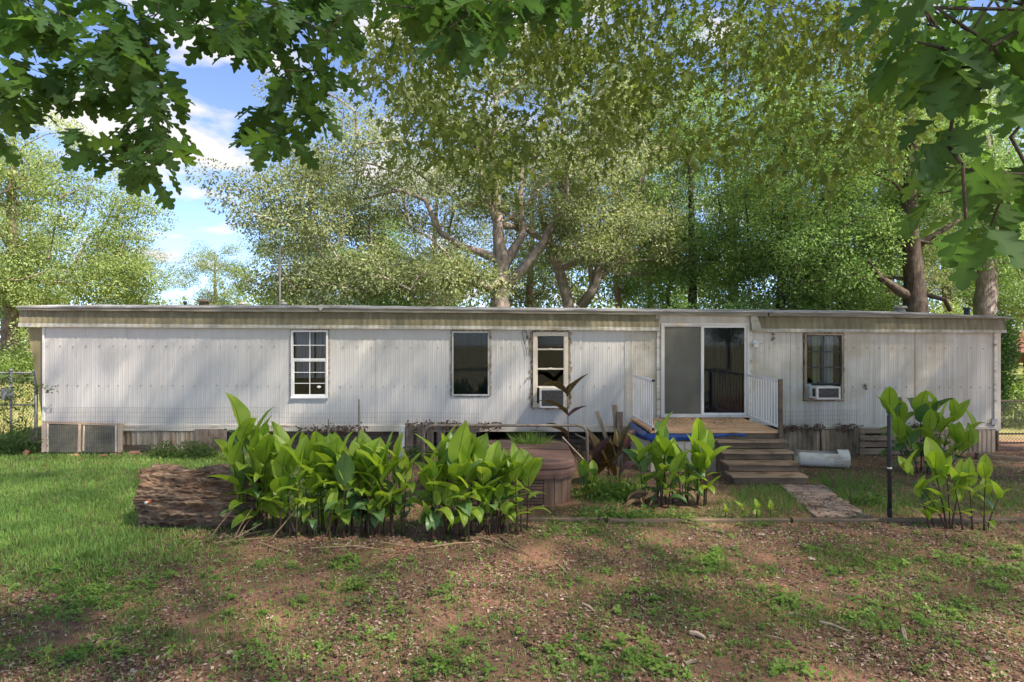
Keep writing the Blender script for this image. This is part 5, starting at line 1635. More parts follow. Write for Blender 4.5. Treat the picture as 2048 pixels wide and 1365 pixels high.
MULCH = [(700, 1085, 420, 25, 1.0), (450, 1085, 160, 20, 1.0), (1200, 1000, 200, 25, .8), (1800, 945, 350, 25, 1.0), (2000, 960, 120, 40, 1.0), (1900, 1075, 200, 16, 1.0), (1500, 1070, 300, 14, .9), (1640, 1000, 60, 40, .9), (1250, 950, 120, 40, .8)]
litter("leaf_litter", 210000, .018, .05, [(.31, .185, .135), (.16, .095, .07), (.42, .29, .22), (.07, .043, .033), (.50, .38, .31), (.25, .14, .10), (.10, .06, .045)], "brown crumbled leaf litter over the yard", MULCH, .55, thr=.25)
litter("wood_chips", 100000, .012, .04, [(.28, .165, .12), (.2, .12, .085), (.44, .35, .28), (.15, .09, .065)], "fine reddish bark chips and crumbs on the soil", MULCH, .6, tmpl=(np.array([[0, -.18, 0], [0, .18, 0], [1, .13, .03], [1, -.13, .03]]), np.array([[0, 3, 2], [0, 2, 1]])), thr=.2)
litter("oak_leaf_litter", 2600, .06, .11, [(.22, .13, .08), (.30, .2, .13), (.16, .1, .065), (.36, .29, .23)], "whole dry oak leaves lying on the brown near ground", MULCH, .35, tmpl=OAKS, zj=.03, thr=.3, flat=.5)
# leaf heaps caught along the wall foot
N = 2600
xs_ = np.concatenate([rng.uniform(ux(815), ux(1000), 900), rng.uniform(ux(1560), ux(1860), 900), rng.uniform(ux(590), ux(740), 400), rng.uniform(ux(1000), ux(1262), 400)])
zs_ = np.concatenate([rng.normal(.60, .05, 900), rng.normal(.55, .035, 900), rng.normal(.53, .05, 400), rng.uniform(0, .2, 400)])
keep = fnoise(xs_, zs_ * 0, .35) > np.concatenate([np.full(900, .38), np.full(900, .46), np.full(400, .45), np.full(400, .3)])
pos = np.stack([xs_, W - .06 - np.abs(rng.normal(0, .06, N)) - .18 * (xs_ < 0), zs_], 1)[keep]; n_ = len(pos)
cl = np.array([.15, .085, .055]) * rng.uniform(.5, 1.5, (n_, 1))
o = link("caught_leaf_litter", scatter_mesh("caught_leaf_litter", pos, rng.normal(0, 1, (n_, 3)), rng.normal(0, 1, (n_, 3)), rng.uniform(.03, .09, n_), cl, KITE), M['litter'])
tag(o, "dead leaves caught in the wire and rail along the wall foot", "leaf litter", kind="stuff")


# ================================================================== SHRUBS, VINES
def leafy(name, label, cat, centers, rad, nper, smin, smax, c1, c2, stems=True, mat='leaf', tmpl=KITE, up_=.6, base=None, group=None):
    centers = np.array(centers, float); K = len(centers)
    b0 = base if base is not None else (float(centers[:, 0].mean()), float(centers[:, 1].mean()), gzf(centers[:, 0].mean(), centers[:, 1].mean()))
    t = empty(name, b0); tag(t, label, cat, group)
    j = np.repeat(np.arange(K), nper); n_ = len(j)
    off = rng.normal(0, 1, (n_, 3)); off = off / np.maximum(1, np.linalg.norm(off, axis=1, keepdims=True) / 1.6)
    pos = centers[j] + off * np.array(rad) * .6
    pos[:, 2] = np.maximum(pos[:, 2], gz(pos[:, 0], pos[:, 1]) + .01)
    ax = off + rng.normal(0, .7, (n_, 3)); ax[:, 2] -= .1
    nr = rng.normal(0, .6, (n_, 3)) + np.array([0, -.2, up_])
    tt = rng.random((n_, 1)) * .6 + .4 * rng.random((K, 1))[j]
    cl = np.array(c1) * (1 - tt) + np.array(c2) * tt
    pos -= np.array(b0)
    link("foliage", scatter_mesh("foliage", pos, ax, nr, rng.uniform(smin, smax, n_), cl, tmpl), M[mat], t)["kind"] = "stuff"
    if stems:
        mb = MB()
        for c_ in centers:
            g = (c_[0] + random.uniform(-.05, .05), c_[1] + random.uniform(-.03, .03), gzf(c_[0], c_[1]))
            mb.tube([tuple(np.array(g) - b0), tuple((np.array(g) + c_) / 2 - b0 + rng.normal(0, .03, 3)), tuple(c_ - b0)], [.008, .006, .003], 4)
        mb.build("stems", M['stalk_green'], t)["kind"] = "stuff"
    return t


def ell(cx, cy, cz, rx, ry, rz, n_):
    p = rng.normal(0, 1, (n_, 3)); p = p / np.linalg.norm(p, axis=1, keepdims=True) * rng.random((n_, 1)) ** .33
    return p * np.array([rx, ry, rz]) + np.array([cx, cy, cz])


x, y = G(375, 915)
leafy("low_shrub", "low bushy green shrub growing at the wall foot right of the storm window", "shrub", ell(x, 13.1, .14, .7, .22, .16, 40), (.16, .12, .1), 60, .03, .07, (.05, .11, .025), (.13, .2, .05))
leafy("feathery_weed", "feathery pale green weeds growing between hot tub and bronze canna", "weed", ell(P(1220, 985, 9.9).x, 9.9, .04, .62, .55, .16, 60), (.16, .14, .12), 26, .025, .06, (.09, .19, .035), (.19, .29, .06), tmpl=BLADE, up_=.2)
leafy("feathery_weed", "feathery green weed bush at the edging in front of the deck canna", "weed", ell(P(1230, 1040, 8.55).x, 8.6, .02, .55, .2, .14, 34), (.14, .12, .10), 24, .025, .05, (.08, .18, .03), (.17, .27, .06), tmpl=BLADE, up_=.2)
leafy("low_weed", "low green weeds along the walkway's right side", "weed", ell(P(1735, 1005, 9.5).x, 9.5, .04, .35, .4, .05, 18), (.1, .1, .05), 30, .03, .07, (.06, .14, .03), (.13, .22, .05))
leafy("low_weed", "pale green creeping weeds in front of the bottom-left grass patch", "weed", ell(P(700, 1180, 6.2).x, 6.2, .04, .25, .12, .04, 14), (.1, .08, .04), 24, .025, .05, (.12, .2, .04), (.22, .30, .08))
leafy("low_weed", "green weeds around the upright white pipe", "weed", ell(P(850, 900, 12.7).x, 12.7, .16, .5, .2, .14, 26), (.12, .1, .1), 40, .03, .07, (.06, .13, .03), (.13, .22, .06))
leafy("creeping_weed", "light green weeds in front of the sprouts by the edging timber", "weed", ell(P(1330, 1045, 8.5).x, 8.6, .05, .55, .15, .06, 30), (.1, .08, .06), 40, .02, .045, (.12, .2, .04), (.2, .29, .07))
# grass growing on the tub cover
N = 190
x0, y0 = P(1060, 880, 11.0).x, 10.9
off = np.stack([rng.normal(0, .13, N), rng.normal(0, .05, N), np.zeros(N)], 1)
pos = np.array([x0, y0, TH + .185]) + off
ax = off * np.array([4.5, 3, 0]) + rng.normal(0, .35, (N, 3)) + np.array([0, 0, .9]); ax[:, 2] = np.abs(ax[:, 2]); nr = rng.normal(0, 1, (N, 3)); nr[:, 2] = .1
cl = np.array([.26, .38, .09]) * rng.uniform(.7, 1.3, (N, 1))
gt = link("grass_tuft", scatter_mesh("grass_tuft", pos - np.array([x0, y0, TH + .18]), ax, nr, rng.uniform(.08, .30, N), cl, BLADE, width=.012), M['grassm'], None, (x0, y0, TH + .18))
tag(gt, "tuft of grass growing on the hot tub cover", "grass tuft")
# vine on the left fence, with a spray reaching over the wall
pts_ = []
for k in range(70):
    px, py = random.uniform(0, 70), random.uniform(752, 890); p = P(px, py, 13.8 + random.uniform(-.1, .12)); pts_.append(tuple(p))
for px, py in ((82, 775), (92, 779), (100, 781), (108, 778)): pts_.append(tuple(P(px, py, 13.55)))
leafy("climbing_vine", "thin leafy vine climbing the left chain-link fence", "vine", pts_, (.06, .05, .06), 6, .05, .10, (.045, .10, .02), (.12, .19, .05), stems=False, up_=.1)
vine = COL.objects[-1].parent
mb = MB()
for k in range(9):
    px = random.uniform(2, 68); a = [P(px + random.uniform(-9, 9) * q, 905 - 40 * q, 13.82) - vine.location for q in range(4)]
    mb.tube([tuple(p) for p in a], [.008, .006, .005, .003], 4)
mb.tube([tuple(P(*p, y) - vine.location) for p, y in (((66, 770), 13.8), ((84, 774), 13.6), ((110, 779), 13.55))], [.006, .005, .002], 4)
mb.build("stems", M['stalk_green'], vine)["kind"] = "stuff"
leafy("low_shrub", "dark green shrub at the foot of the left fence", "shrub", ell(P(20, 870, 13.6).x, 13.55, .2, .9, .3, .26, 40), (.16, .12, .12), 60, .04, .09, (.04, .10, .025), (.11, .19, .05))
# ivy at the right end of the home
pts_ = []
for k in range(170):
    t0 = random.random(); px = random.uniform(1990, 2012 + 14 * math.sin(t0 * 5)); py = lerp(640, 812, t0); pts_.append(tuple(P(px, py, random.uniform(14.3, 14.9))))
leafy("ivy", "dense dark ivy hanging at the home's right end", "ivy", pts_, (.14, .2, .14), 34, .05, .10, (.025, .075, .018), (.07, .14, .035), stems=False, up_=.2)
leafy("undergrowth_bush", "sunlit green bush behind the right chain-link gate", "bush", ell(ux(2040, 18), 18, .9, 1.6, 1.0, .8, 70), (.3, .3, .25), 70, .07, .14, (.06, .13, .03), (.17, .24, .06))
leafy("undergrowth_bush", "sunlit green bush behind the left chain-link fence beneath the trunk", "bush", ell(ux(60, 24), 24, 1.4, 2.0, 1.0, .8, 60), (.35, .3, .3), 70, .08, .16, (.07, .14, .03), (.2, .27, .06))
mb = MB(); N = 9000     # dry sunny field grass beyond the left fence
x = rng.uniform(-26, -10.5, N); y = rng.uniform(15.0, 30, N)
pos = np.stack([x, y, gz(x, y)], 1); ax = rng.normal(0, .4, (N, 3)) + np.array([0, 0, 1]); nr = rng.normal(0, 1, (N, 3)); nr[:, 2] = 0
cl = np.where(rng.random((N, 1)) < .5, np.array([[.30, .27, .09]]), np.array([[.20, .24, .06]])) * rng.uniform(.7, 1.2, (N, 1))
tag(link("field_grass", scatter_mesh("field_grass", pos, ax, nr, rng.uniform(.08, .22, N), cl, BLADE, width=.05), M['grassm']), "yellowish sunlit grass beyond the left fence", "grass", kind="stuff")


# ================================================================== TREES
def skeleton(trunk_pts, trunk_r, targets, tip_r=.012, sag=.05, step=.7, seed=0, jit=.06):
    """grow limbs from the trunk to each leaf clump; returns nodes, parents, radii"""
    rr = np.random.default_rng(seed)
    nodes = [np.array(p, float) for p in trunk_pts]; par = [-1] + list(range(len(trunk_pts) - 1))
    nT = len(nodes)
    T = np.array(targets, float)
    order = np.argsort(np.min(np.linalg.norm(T[:, None] - np.array(nodes)[None, nT // 3:], axis=2), axis=1))
    ends = {}
    for i in order:
        A = np.array(nodes); d = T[i] - A
        dist = np.linalg.norm(d, axis=1) + np.maximum(0, -d[:, 2]) * .8
        dist[:max(1, nT // 3)] += 3
        j = int(np.argmin(dist)); p0 = A[j]; L = np.linalg.norm(T[i] - p0)
        ns_ = max(1, int(L / step)); prev = j
        for k in range(1, ns_ + 1):
            s = k / ns_; q = p0 + (T[i] - p0) * s
            if k < ns_: q = q + rr.normal(0, jit * L ** .5, 3) + np.array([0, 0, sag * L * math.sin(math.pi * s)])
            nodes.append(q); par.append(prev); prev = len(nodes) - 1
    n_ = len(nodes); cntd = np.ones(n_)
    for i in range(n_ - 1, 0, -1):
        if par[i] >= 0: cntd[par[i]] += cntd[i]
    rad = tip_r * cntd ** .42
    for i in range(nT): rad[i] = trunk_r[i]
    for i in range(nT, n_):
        rad[i] = min(rad[i], rad[par[i]] * .92)
    return nodes, par, rad, nT


def wood(nodes, par, rad, nT, nseg=7):
    mb = MB(); tp = nodes[:nT]
    # smooth trunk with slight swelling
    pts = []; rs = []
    for i in range(nT - 1):
        for k in range(4):
            s = k / 4; pts.append(Vector(tp[i]).lerp(Vector(tp[i + 1]), s)); rs.append(lerp(rad[i], rad[i + 1], s))
    pts.append(Vector(tp[-1])); rs.append(rad[nT - 1])
    for i in range(1, len(pts) - 1): pts[i] = pts[i] + Vector((random.uniform(-1, 1), random.uniform(-1, 1), 0)) * rs[i] * .10
    mb.tube(pts, [r * random.uniform(.94, 1.06) for r in rs], 12)
    for i in range(nT, len(nodes)):
        p = par[i]; n_ = 7 if rad[i] > .05 else (5 if rad[i] > .02 else 3)
        mb.tube([tuple(nodes[p]), tuple(nodes[i])], [min(rad[p], rad[i] * 1.25), rad[i]], n_, cap=False)
    return mb


def crown_mesh(name, T, rad, nper, smin, smax, c1, c2, tmpl=KITE, droop=.35, shade_var=.62):
    T = np.array(T, float); K = len(T); j = np.repeat(np.arange(K), nper); n_ = len(j)
    off = rng.normal(0, 1, (n_, 3)); off = off / np.maximum(1, np.linalg.norm(off, axis=1, keepdims=True) / 1.7)
    pos = T[j] + off * np.array(rad) * .62
    ax = off * .8 + rng.normal(0, .7, (n_, 3)); ax[:, 2] -= droop
    nr = rng.normal(0, .55, (n_, 3)) + np.array([0, 0, .7])
    tt = np.clip(shade_var * rng.random((K, 1))[j] + (1 - shade_var) * rng.random((n_, 1)), 0, 1)
    cl = (np.array(c1) * (1 - tt) + np.array(c2) * tt) * rng.uniform(.85, 1.15, (n_, 1))
    return scatter_mesh(name, pos, ax, nr, rng.uniform(smin, smax, n_), cl, tmpl)


def crown_pts(n_, c, r, hollow=.35, seed=0, flat=0.0):
    g = np.random.default_rng(seed); out = []
    while len(out) < n_:
        p = g.normal(0, 1, 3); p /= np.linalg.norm(p); q = p * (hollow + (1 - hollow) * g.random()) ** .6
        # lumpy outline
        lump = .78 + .42 * vnoise(p[0] * 3 + seed, p[1] * 3 + p[2] * 2, 1.0)
        q = q * lump
        if q[2] < -.75: continue
        out.append(np.array(c) + q * np.array(r))
    return np.array(out)


TREE_MESH = {}


def tree(name, label, base, trunk, trunk_r, T, crad, nper, leaf, c1, c2, bark, seed, cat="tree", group=None, tip_r=.012, key=None, rz=0, sc=1.0, tmpl=KITE, droop=.35):
    t = empty(name, base); tag(t, label, cat, group)
    t.rotation_euler.z = rz; t.scale = (sc, sc, sc)
    if key and key in TREE_MESH:
        a, b_ = TREE_MESH[key]
    else:
        nodes, par, rad, nT = skeleton(trunk, trunk_r, T, tip_r, seed=seed)
        mb = wood(nodes, par, rad, nT); a = bpy.data.meshes.new("trunk"); a.from_pydata(mb.v, [], mb.f); a.polygons.foreach_set("use_smooth", [True] * len(a.polygons)); a.update()
        a.materials.append(M[bark])
        b_ = crown_mesh("crown", T, crad, nper, leaf[0], leaf[1], c1, c2, tmpl, droop); b_.materials.append(M['leaf'])
        if key: TREE_MESH[key] = (a, b_)
    link("trunk", a, None, t)
    cr = link("crown", b_, None, t)
    return t


def rel(base, pts): return [tuple(Vector(p) - Vector(base)) for p in pts]


YG1, YG2 = (.10, .16, .045), (.33, .40, .15)        # sunlit yellow-green
OL1, OL2 = (.08, .11, .05), (.31, .35, .18)      # olive, greyer
DG1, DG2 = (.075, .16, .05), (.25, .37, .13)       # deep green

# --- the big grey-barked oak behind the roof
Y0 = 22.0
b0 = (P(1000, 0, Y0).x, Y0, gzf(0, Y0))
def Q(px, py, dy=0): p = P(px, py, Y0 + dy); return (p.x - b0[0], dy, p.z - b0[2])
trunk = [(0, 0, -.3), (0, 0, .8), Q(1000, 610), Q(1003, 560), Q(1000, 500), Q(996, 450), Q(990, 380), Q(985, 300), Q(992, 200)]
tr_r = [.5, .38, .33, .29, .24, .19, .14, .1, .06]
T = np.concatenate([
    crown_pts(110, (Q(820, 330)[0], 0, Q(0, 330)[2]), (4.8, 3.6, 3.4), seed=1),
    crown_pts(60, (Q(640, 420)[0], -1, Q(0, 430)[2]), (3.2, 2.6, 1.8), seed=2),
    crown_pts(75, (Q(780, 545)[0], -1.6, Q(0, 560)[2]), (4.2, 1.6, .9), seed=3, hollow=.1),
    crown_pts(95, (Q(1080, 260)[0], .5, Q(0, 250)[2]), (4.0, 3.6, 3.6), seed=4),
    crown_pts(45, (Q(1190, 440)[0], .3, Q(0, 440)[2]), (2.2, 2.0, 1.6), seed=5)])
oak = tree("grey_oak_tree", "large grey-barked oak with spreading limbs right behind the roof", b0, trunk, tr_r, T, (.66, .66, .38), 270, (.065, .14), OL1, OL2, 'bark_grey', 5, tip_r=.016)
# its two heavy limbs
for lab, pts, rs in (("limb", [Q(1000, 585), Q(1040, 545), Q(1080, 495), Q(1110, 440, .3), Q(1130, 360, .5), Q(1125, 260, .6)], [.2, .17, .145, .115, .08, .05]), ("limb", [Q(998, 520), Q(960, 505, -.1), Q(925, 495, -.2), Q(880, 465, -.3), Q(850, 400, -.3), Q(800, 380, -.4), Q(720, 400, -.5)], [.16, .15, .13, .10, .08, .055, .03]), ("limb", [Q(1004, 540), Q(1030, 495, .2), Q(1045, 470, .3), Q(1040, 400, .4), Q(1050, 300, .5)], [.19, .16, .14, .1, .06]), ("limb", [Q(993, 440), Q(975, 380, .2), Q(960, 330, .3), Q(950, 250, .4)], [.15, .11, .09, .05])):
    mb = MB(); mb.tube(pts, rs, 10); mb.build(lab, M['bark_grey'], oak, smooth=True)

# --- twin-stemmed tree right of it
Y0 = 24.5; b0 = (P(1155, 0, Y0).x, Y0, gzf(0, Y0))
trunk = [(0, 0, -.3), (0, 0, .6), Q(1135, 600), Q(1118, 540), Q(1100, 500), Q(1085, 440), Q(1078, 360)]
T = np.concatenate([crown_pts(80, (Q(1200, 330)[0], 0, Q(0, 320)[2]), (4.2, 3.2, 3.2), seed=11), crown_pts(40, (Q(1260, 500)[0], -.5, Q(0, 500)[2]), (3.0, 2.0, 1.3), seed=12), crown_pts(60, (Q(1190, 150)[0], 0, Q(0, 130)[2]), (3.8, 3.0, 2.6), seed=13)])
t2 = tree("twin_stem_tree", "twin-stemmed oak leaning apart just right of the grey oak", b0, trunk, [.32, .28, .22, .2, .16, .12, .07], T, (.62, .62, .38), 250, (.065, .135), OL1, OL2, 'bark_grey', 6, tip_r=.014)
for pts, rs in (([Q(1160, 615), Q(1190, 575), Q(1200, 530), Q(1230, 480, .2), Q(1265, 430, .3), Q(1290, 330, .3)], [.2, .18, .16, .12, .09, .05]), ([Q(1195, 560), Q(1240, 520, .2), Q(1290, 490, .3), Q(1330, 440, .4)], [.1, .08, .06, .03]), ([Q(1185, 580), Q(1175, 480, .3), Q(1165, 390, .4), Q(1180, 280, .4)], [.1, .1, .08, .04])):
    mb = MB(); mb.tube(pts, rs, 8); mb.build("limb", M['bark_grey'], t2, smooth=True)

# --- left big tree
Y0 = 30.0; b0 = (P(22, 0, Y0).x, Y0, gzf(P(22, 0, Y0).x, Y0))
trunk = [(0, 0, -.3), (0, 0, .25), (0, 0, 1.0), (.05, 0, 2.4), (.1, 0, 4.2), (.05, 0, 7), (.1, 0, 10)]
T = np.concatenate([crown_pts(120, (Q(110, 430)[0], 0, Q(0, 440)[2]), (5.6, 4, 3.2), seed=21), crown_pts(70, (Q(20, 330)[0], 0, Q(0, 310)[2]), (3.4, 3.4, 2.6), seed=22), crown_pts(90, (Q(160, 540)[0], -1, Q(0, 570)[2]), (4.6, 2.6, 1.5), seed=23)])
tree("broad_tree", "broad yellow-green tree with a thick brown trunk at the far left", b0, trunk, [.75, .52, .40, .36, .3, .2, .1], T, (.72, .72, .45), 270, (.075, .155), YG1, YG2, 'bark_brown', 7, tip_r=.016)
# small bright sapling fill beneath
# --- generic trees, several shapes shared by copies
def generic(key, seed, h, r, c1, c2, bark, nclump, lean=0.0):
    trunk = [(0, 0, -.3), (0, 0, .5), (lean * .3, .05, h * .25), (lean * .6, 0, h * .5), (lean, 0, h * .75), (lean, 0, h * .93)]
    tr = [.3, .24, .2, .15, .09, .04]
    T = np.concatenate([crown_pts(int(nclump * .65), (lean * .7, 0, h * .66), (r, r, h * .36), seed=seed), crown_pts(int(nclump * .35), (lean * .3, 0, h * .36), (r * .85, r * .85, h * .2), seed=seed + 1, hollow=.2)])
    return dict(trunk=trunk, trunk_r=tr, T=T, crad=(.66, .66, .42), nper=230, leaf=(.07, .15), c1=c1, c2=c2, bark=bark, seed=seed, key=key)


KINDS = {
    'yellow': generic('yellow', 31, 9.5, 3.4, YG1, YG2, 'bark_brown', 150),
    'olive': generic('olive', 33, 12.5, 3.4, OL1, OL2, 'bark_brown', 170, .4),
    'green': generic('green', 35, 12.5, 3.0, DG1, DG2, 'bark_dark', 180, -.3),
    'deep': generic('deep', 37, 11.0, 3.2, (.085, .18, .05), (.26, .38, .12), 'bark_dark', 180, .2),
    'tall': generic('tall', 39, 16.0, 3.4, DG1, (.13, .19, .05), 'bark_brown', 200, .5),
}
SPOTS = [
    ('yellow', 430, 44, .78, 10, "small yellow-green tree far off under the sky gap"),
    ('yellow', 590, 36, .85, 80, "yellow-green tree behind the dark mast"),
    ('olive', 690, 32, .80, 150, "olive tree behind the grey oak's left boughs"),
    ('yellow', 270, 40, .72, 200, "low pale tree right of the broad left tree"),
    ('olive', 860, 34, .95, 20, "olive tree far behind the grey oak's trunk"),
    ('olive', 1060, 40, 1.15, 70, "tall olive tree far behind between the two oaks"),
    ('tall', 1240, 36, 1.0, 120, "tall tree far behind the twin-stemmed oak"),
    ('green', 1390, 25, .92, 30, "dark-stemmed green tree behind the sliding door's roof"),
    ('tall', 1470, 31, 1.1, 200, "tall pale-stemmed tree above the deck's right side"),
    ('green', 1560, 22.5, .88, 100, "leafy green tree crowding the roof above the barred window"),
    ('deep', 1680, 22.5, .92, 250, "deep green tree left of the dark ivy trunk"),
    ('tall', 1640, 33, 1.15, 310, "tall woodland tree behind the deep green tree"),
    ('olive', 1780, 28, 1.0, 45, "olive woodland tree right of the deep green tree"),
    ('tall', 1900, 34, 1.1, 140, "tall woodland tree behind the dark ivy trunk"),
    ('yellow', 2060, 30, 1.0, 60, "sunlit yellow-green tree at the far right edge"),
    ('green', 1980, 40, 1.0, 20, "green woodland tree far behind the pavilion"),
    ('green', 1300, 42, 1.05, 270, "green woodland tree far behind in the centre right"),
    ('yellow', 60, 46, 1.1, 320, "yellow-green tree far behind the broad left tree"),
    ('olive', -120, 34, 1.0, 10, "olive tree cut by the left picture edge"),
    ('deep', 760, 28, .62, 330, "dark green rounded tree in the shade left of the grey oak"),
]
for (k, px, y, sc, rz, lab) in SPOTS:
    x = P(px, 0, y).x
    tree({'yellow': "maple_tree", 'olive': "olive_green_tree", 'green': "green_tree", 'deep': "hackberry_tree", 'tall': "tall_tree"}[k], lab, (x, y, gzf(x, y)), **{kk: vv for kk, vv in KINDS[k].items()}, rz=R(rz), sc=sc, group="trees behind the home")

for (k, x, y, sc, rz, lab) in (('green', -9, -24, .8, 40, "green tree added behind the camera to be mirrored in the left windows"), ('tall', 1, -30, .8, 90, "tall tree added behind the camera to be mirrored in the middle windows"), ('deep', 10, -25, .85, 150, "dark green tree added behind the camera to be mirrored in the door glass"), ('olive', 19, -28, .85, 200, "olive tree across the yard, seen only mirrored in the barred window")):  # unseen trees, added to turn the window reflections dark green
    tree({'olive': "olive_green_tree", 'green': "green_tree", 'deep': "hackberry_tree", 'tall': "tall_tree"}[k], lab, (x, y, gzf(x, y)), **KINDS[k], rz=R(rz), sc=sc, group="trees added for window reflections")

# --- dark trunk with forks at the right, and the pale one beside it
Y0 = 19.5; b0 = (P(1830, 0, Y0).x, Y0, gzf(0, Y0))
trunk = [(0, 0, -.3), Q(1832, 620), Q(1828, 560), Q(1822, 480), Q(1818, 400), Q(1822, 300), Q(1815, 180)]
T = np.concatenate([crown_pts(90, (Q(1800, 260)[0], .5, Q(0, 240)[2]), (3.2, 3.0, 3.0), seed=41), crown_pts(45, (Q(1700, 480)[0], .5, Q(0, 500)[2]), (2.0, 2.0, 1.4), seed=42), crown_pts(40, (Q(1960, 420)[0], .5, Q(0, 420)[2]), (2.2, 2.0, 1.7), seed=43)])
t3 = tree("dark_trunk_tree", "dark ridged trunk with ivy and a fork rising behind the right roof", b0, trunk, [.42, .36, .30, .25, .22, .17, .1], T, (.6, .6, .38), 220, (.06, .125), DG1, DG2, 'bark_dark', 8)
for pts, rs in (([Q(1830, 600), Q(1795, 580, -.1), Q(1760, 555, -.2), Q(1735, 520, -.2)], [.17, .14, .1, .05]), ([Q(1822, 500), Q(1870, 470, .2), Q(1920, 440, .3)], [.12, .09, .04]), ([Q(1850, 590, .1), Q(1890, 600, .2), Q(1900, 622, .3)], [.07, .07, .06])):
    mb = MB(); mb.tube(pts, rs, 8); mb.build("limb", M['bark_dark'], t3, smooth=True)
Y0 = 21.0; b0 = (P(1972, 0, Y0).x, Y0, gzf(0, Y0))
trunk = [(0, 0, -.3), Q(1972, 600), Q(1975, 540), Q(1980, 460), Q(1975, 380), Q(1965, 250), Q(1970, 120)]
T = np.concatenate([crown_pts(100, (Q(1960, 240)[0], .5, Q(0, 220)[2]), (3.4, 3.0, 3.4), seed=45), crown_pts(30, (Q(2040, 520)[0], .8, Q(0, 520)[2]), (1.6, 1.6, 1.4), seed=46)])
tree("pale_trunk_tree", "thick pale ribbed trunk behind the home's right end", b0, trunk, [.38, .31, .28, .25, .21, .15, .09], T, (.6, .6, .38), 220, (.06, .125), DG1, DG2, 'bark_grey', 9)

# --- far wood closing the view, one mass
T = []
g = np.random.default_rng(99)
for k in range(900):
    a = g.uniform(-1.0, 1.0); y = g.uniform(52, 64); x = a * y; hh = 3.2 + 7.5 * vnoise(a * 9, 3.0, 1.0) + (2.5 if x > -8 else -1.5)
    T.append((x, y, 1.3 + g.random() ** .8 * hh))
T = np.array(T)
o = link("far_woods", crown_mesh("far_woods", T, (2.0, 1.6, 1.2), 60, .3, .6, (.07, .11, .035), (.17, .21, .07)), M['leaf']); tag(o, "mass of far woodland closing the view behind the trees", "woods", kind="stuff")
# low understorey right behind the roof
for (px, y, w, h, c1, c2, lab) in ((760, 20.5, 3.2, 1.5, DG1, DG2, "dark understorey shrub beneath the grey oak's left boughs"), (1260, 23, 3.0, 1.6, YG1, YG2, "sunlit understorey shrub beneath the twin-stemmed oak"), (1440, 21, 2.4, 1.9, DG1, DG2, "green understorey shrub above the deck roof"), (1620, 20.5, 2.6, 2.1, DG1, DG2, "green understorey shrub above the barred window"), (1740, 21, 2.2, 1.6, DG1, (.14, .2, .05), "green understorey shrub left of the dark ivy trunk"), (1920, 25, 2.6, 1.6, YG1, YG2, "sunlit understorey shrub between the two right trunks"), (420, 24, 3.6, 1.0, YG1, YG2, "sunlit shrub behind the left roof vents"), (180, 25, 3.4, 1.4, YG1, YG2, "sunlit shrub behind the left roof end")):
    x = P(px, 0, y).x
    leafy("understorey_shrub", lab, "shrub", ell(x, y, 2.2, w, 1.2, h, 70), (.45, .4, .32), 150, .06, .13, c1, c2, base=(x, y, gzf(x, y)), group="shrubs behind the home")

# ================================================================== THE OAK OVER THE YARD
OX, OY = 5.2, -3.0
oak_b = (OX, OY, gzf(OX, OY))
big = empty("overhanging_oak", oak_b); tag(big, "oak whose lobed leaves hang into the picture from above", "oak tree")
pip = lambda poly, x, y: sum(((poly[i][1] > y) != (poly[i - 1][1] > y)) and (x < (poly[i - 1][0] - poly[i][0]) * (y - poly[i][1]) / (poly[i - 1][1] - poly[i][1]) + poly[i][0]) for i in range(len(poly))) % 2 == 1
PL1 = [(-40, -60), (350, -60), (310, 60), (325, 180), (345, 260), (325, 365), (255, 375), (175, 325), (165, 235), (115, 150), (60, 185), (-10, 260), (-40, 260)]
PL2 = [(370, -60), (720, -60), (690, 80), (705, 180), (635, 225), (590, 270), (515, 260), (505, 170), (480, 90), (400, 60)]
PM_ = [(790, -60), (1150, -60), (1140, 50), (1110, 70), (1075, 25), (980, 50), (900, 60), (800, 20)]
PR_ = [(1765, -60), (2090, -60), (2090, 420), (1990, 500), (1940, 480), (1900, 410), (1850, 370), (1840, 300), (1880, 230), (1765, 200), (1815, 120), (1775, 40)]
leaves = []   # (pos, size, colour)
g = random.Random(17)


def fill(poly, n_, ymin, ymax, size, cell):
    bx0, bx1 = min(p[0] for p in poly), max(p[0] for p in poly); by0, by1 = min(p[1] for p in poly), max(p[1] for p in poly)
    tw = []
    # sprays: short twigs, each with several leaves
    tries = 0
    while len(tw) < n_ and tries < 5000:
        tries += 1
        px, py = g.uniform(bx0, bx1), g.uniform(by0, by1)
        if not pip(poly, px, py): continue
        if vnoise(px, py, cell) < .26: continue
        tw.append((px, py, g.uniform(ymin, ymax), size))
    return tw


sprays = [(a, 0) for a in fill(PL1, 74, 2.7, 3.7, .16, 60)] + [(a, 1) for a in fill(PL2, 62, 2.9, 4.0, .16, 60)] + [(a, 2) for a in fill(PM_, 26, 2.6, 3.4, .175, 70)] + [(a, 3) for a in fill(PR_, 44, 1.75, 2.7, .17, 60)]
twig_targets = []
for ((px, py, y, size), grp) in sprays:
    c_ = P(px, py, y); twig_targets.append(tuple(c_))
    nl = g.randint(5, 7) if grp < 3 else g.randint(3, 5)
    a0 = g.uniform(0, 6.28)
    for k in range(nl):
        a = a0 + k * 6.28 / nl + g.uniform(-.3, .3)
        d = Vector((math.cos(a), math.sin(a), g.uniform(-1.25, -.1))).normalized()
        nrm = (Vector((0, 0, 1)) + Vector((g.gauss(0, .45), g.gauss(0, .45) - .15, 0)) - d * d.z)
        p = c_ + d * .02 + Vector((g.gauss(0, .03), g.gauss(0, .03), g.gauss(0, .03)))
        leaves.append((p, d, nrm, size * g.uniform(.72, 1.15), grp))
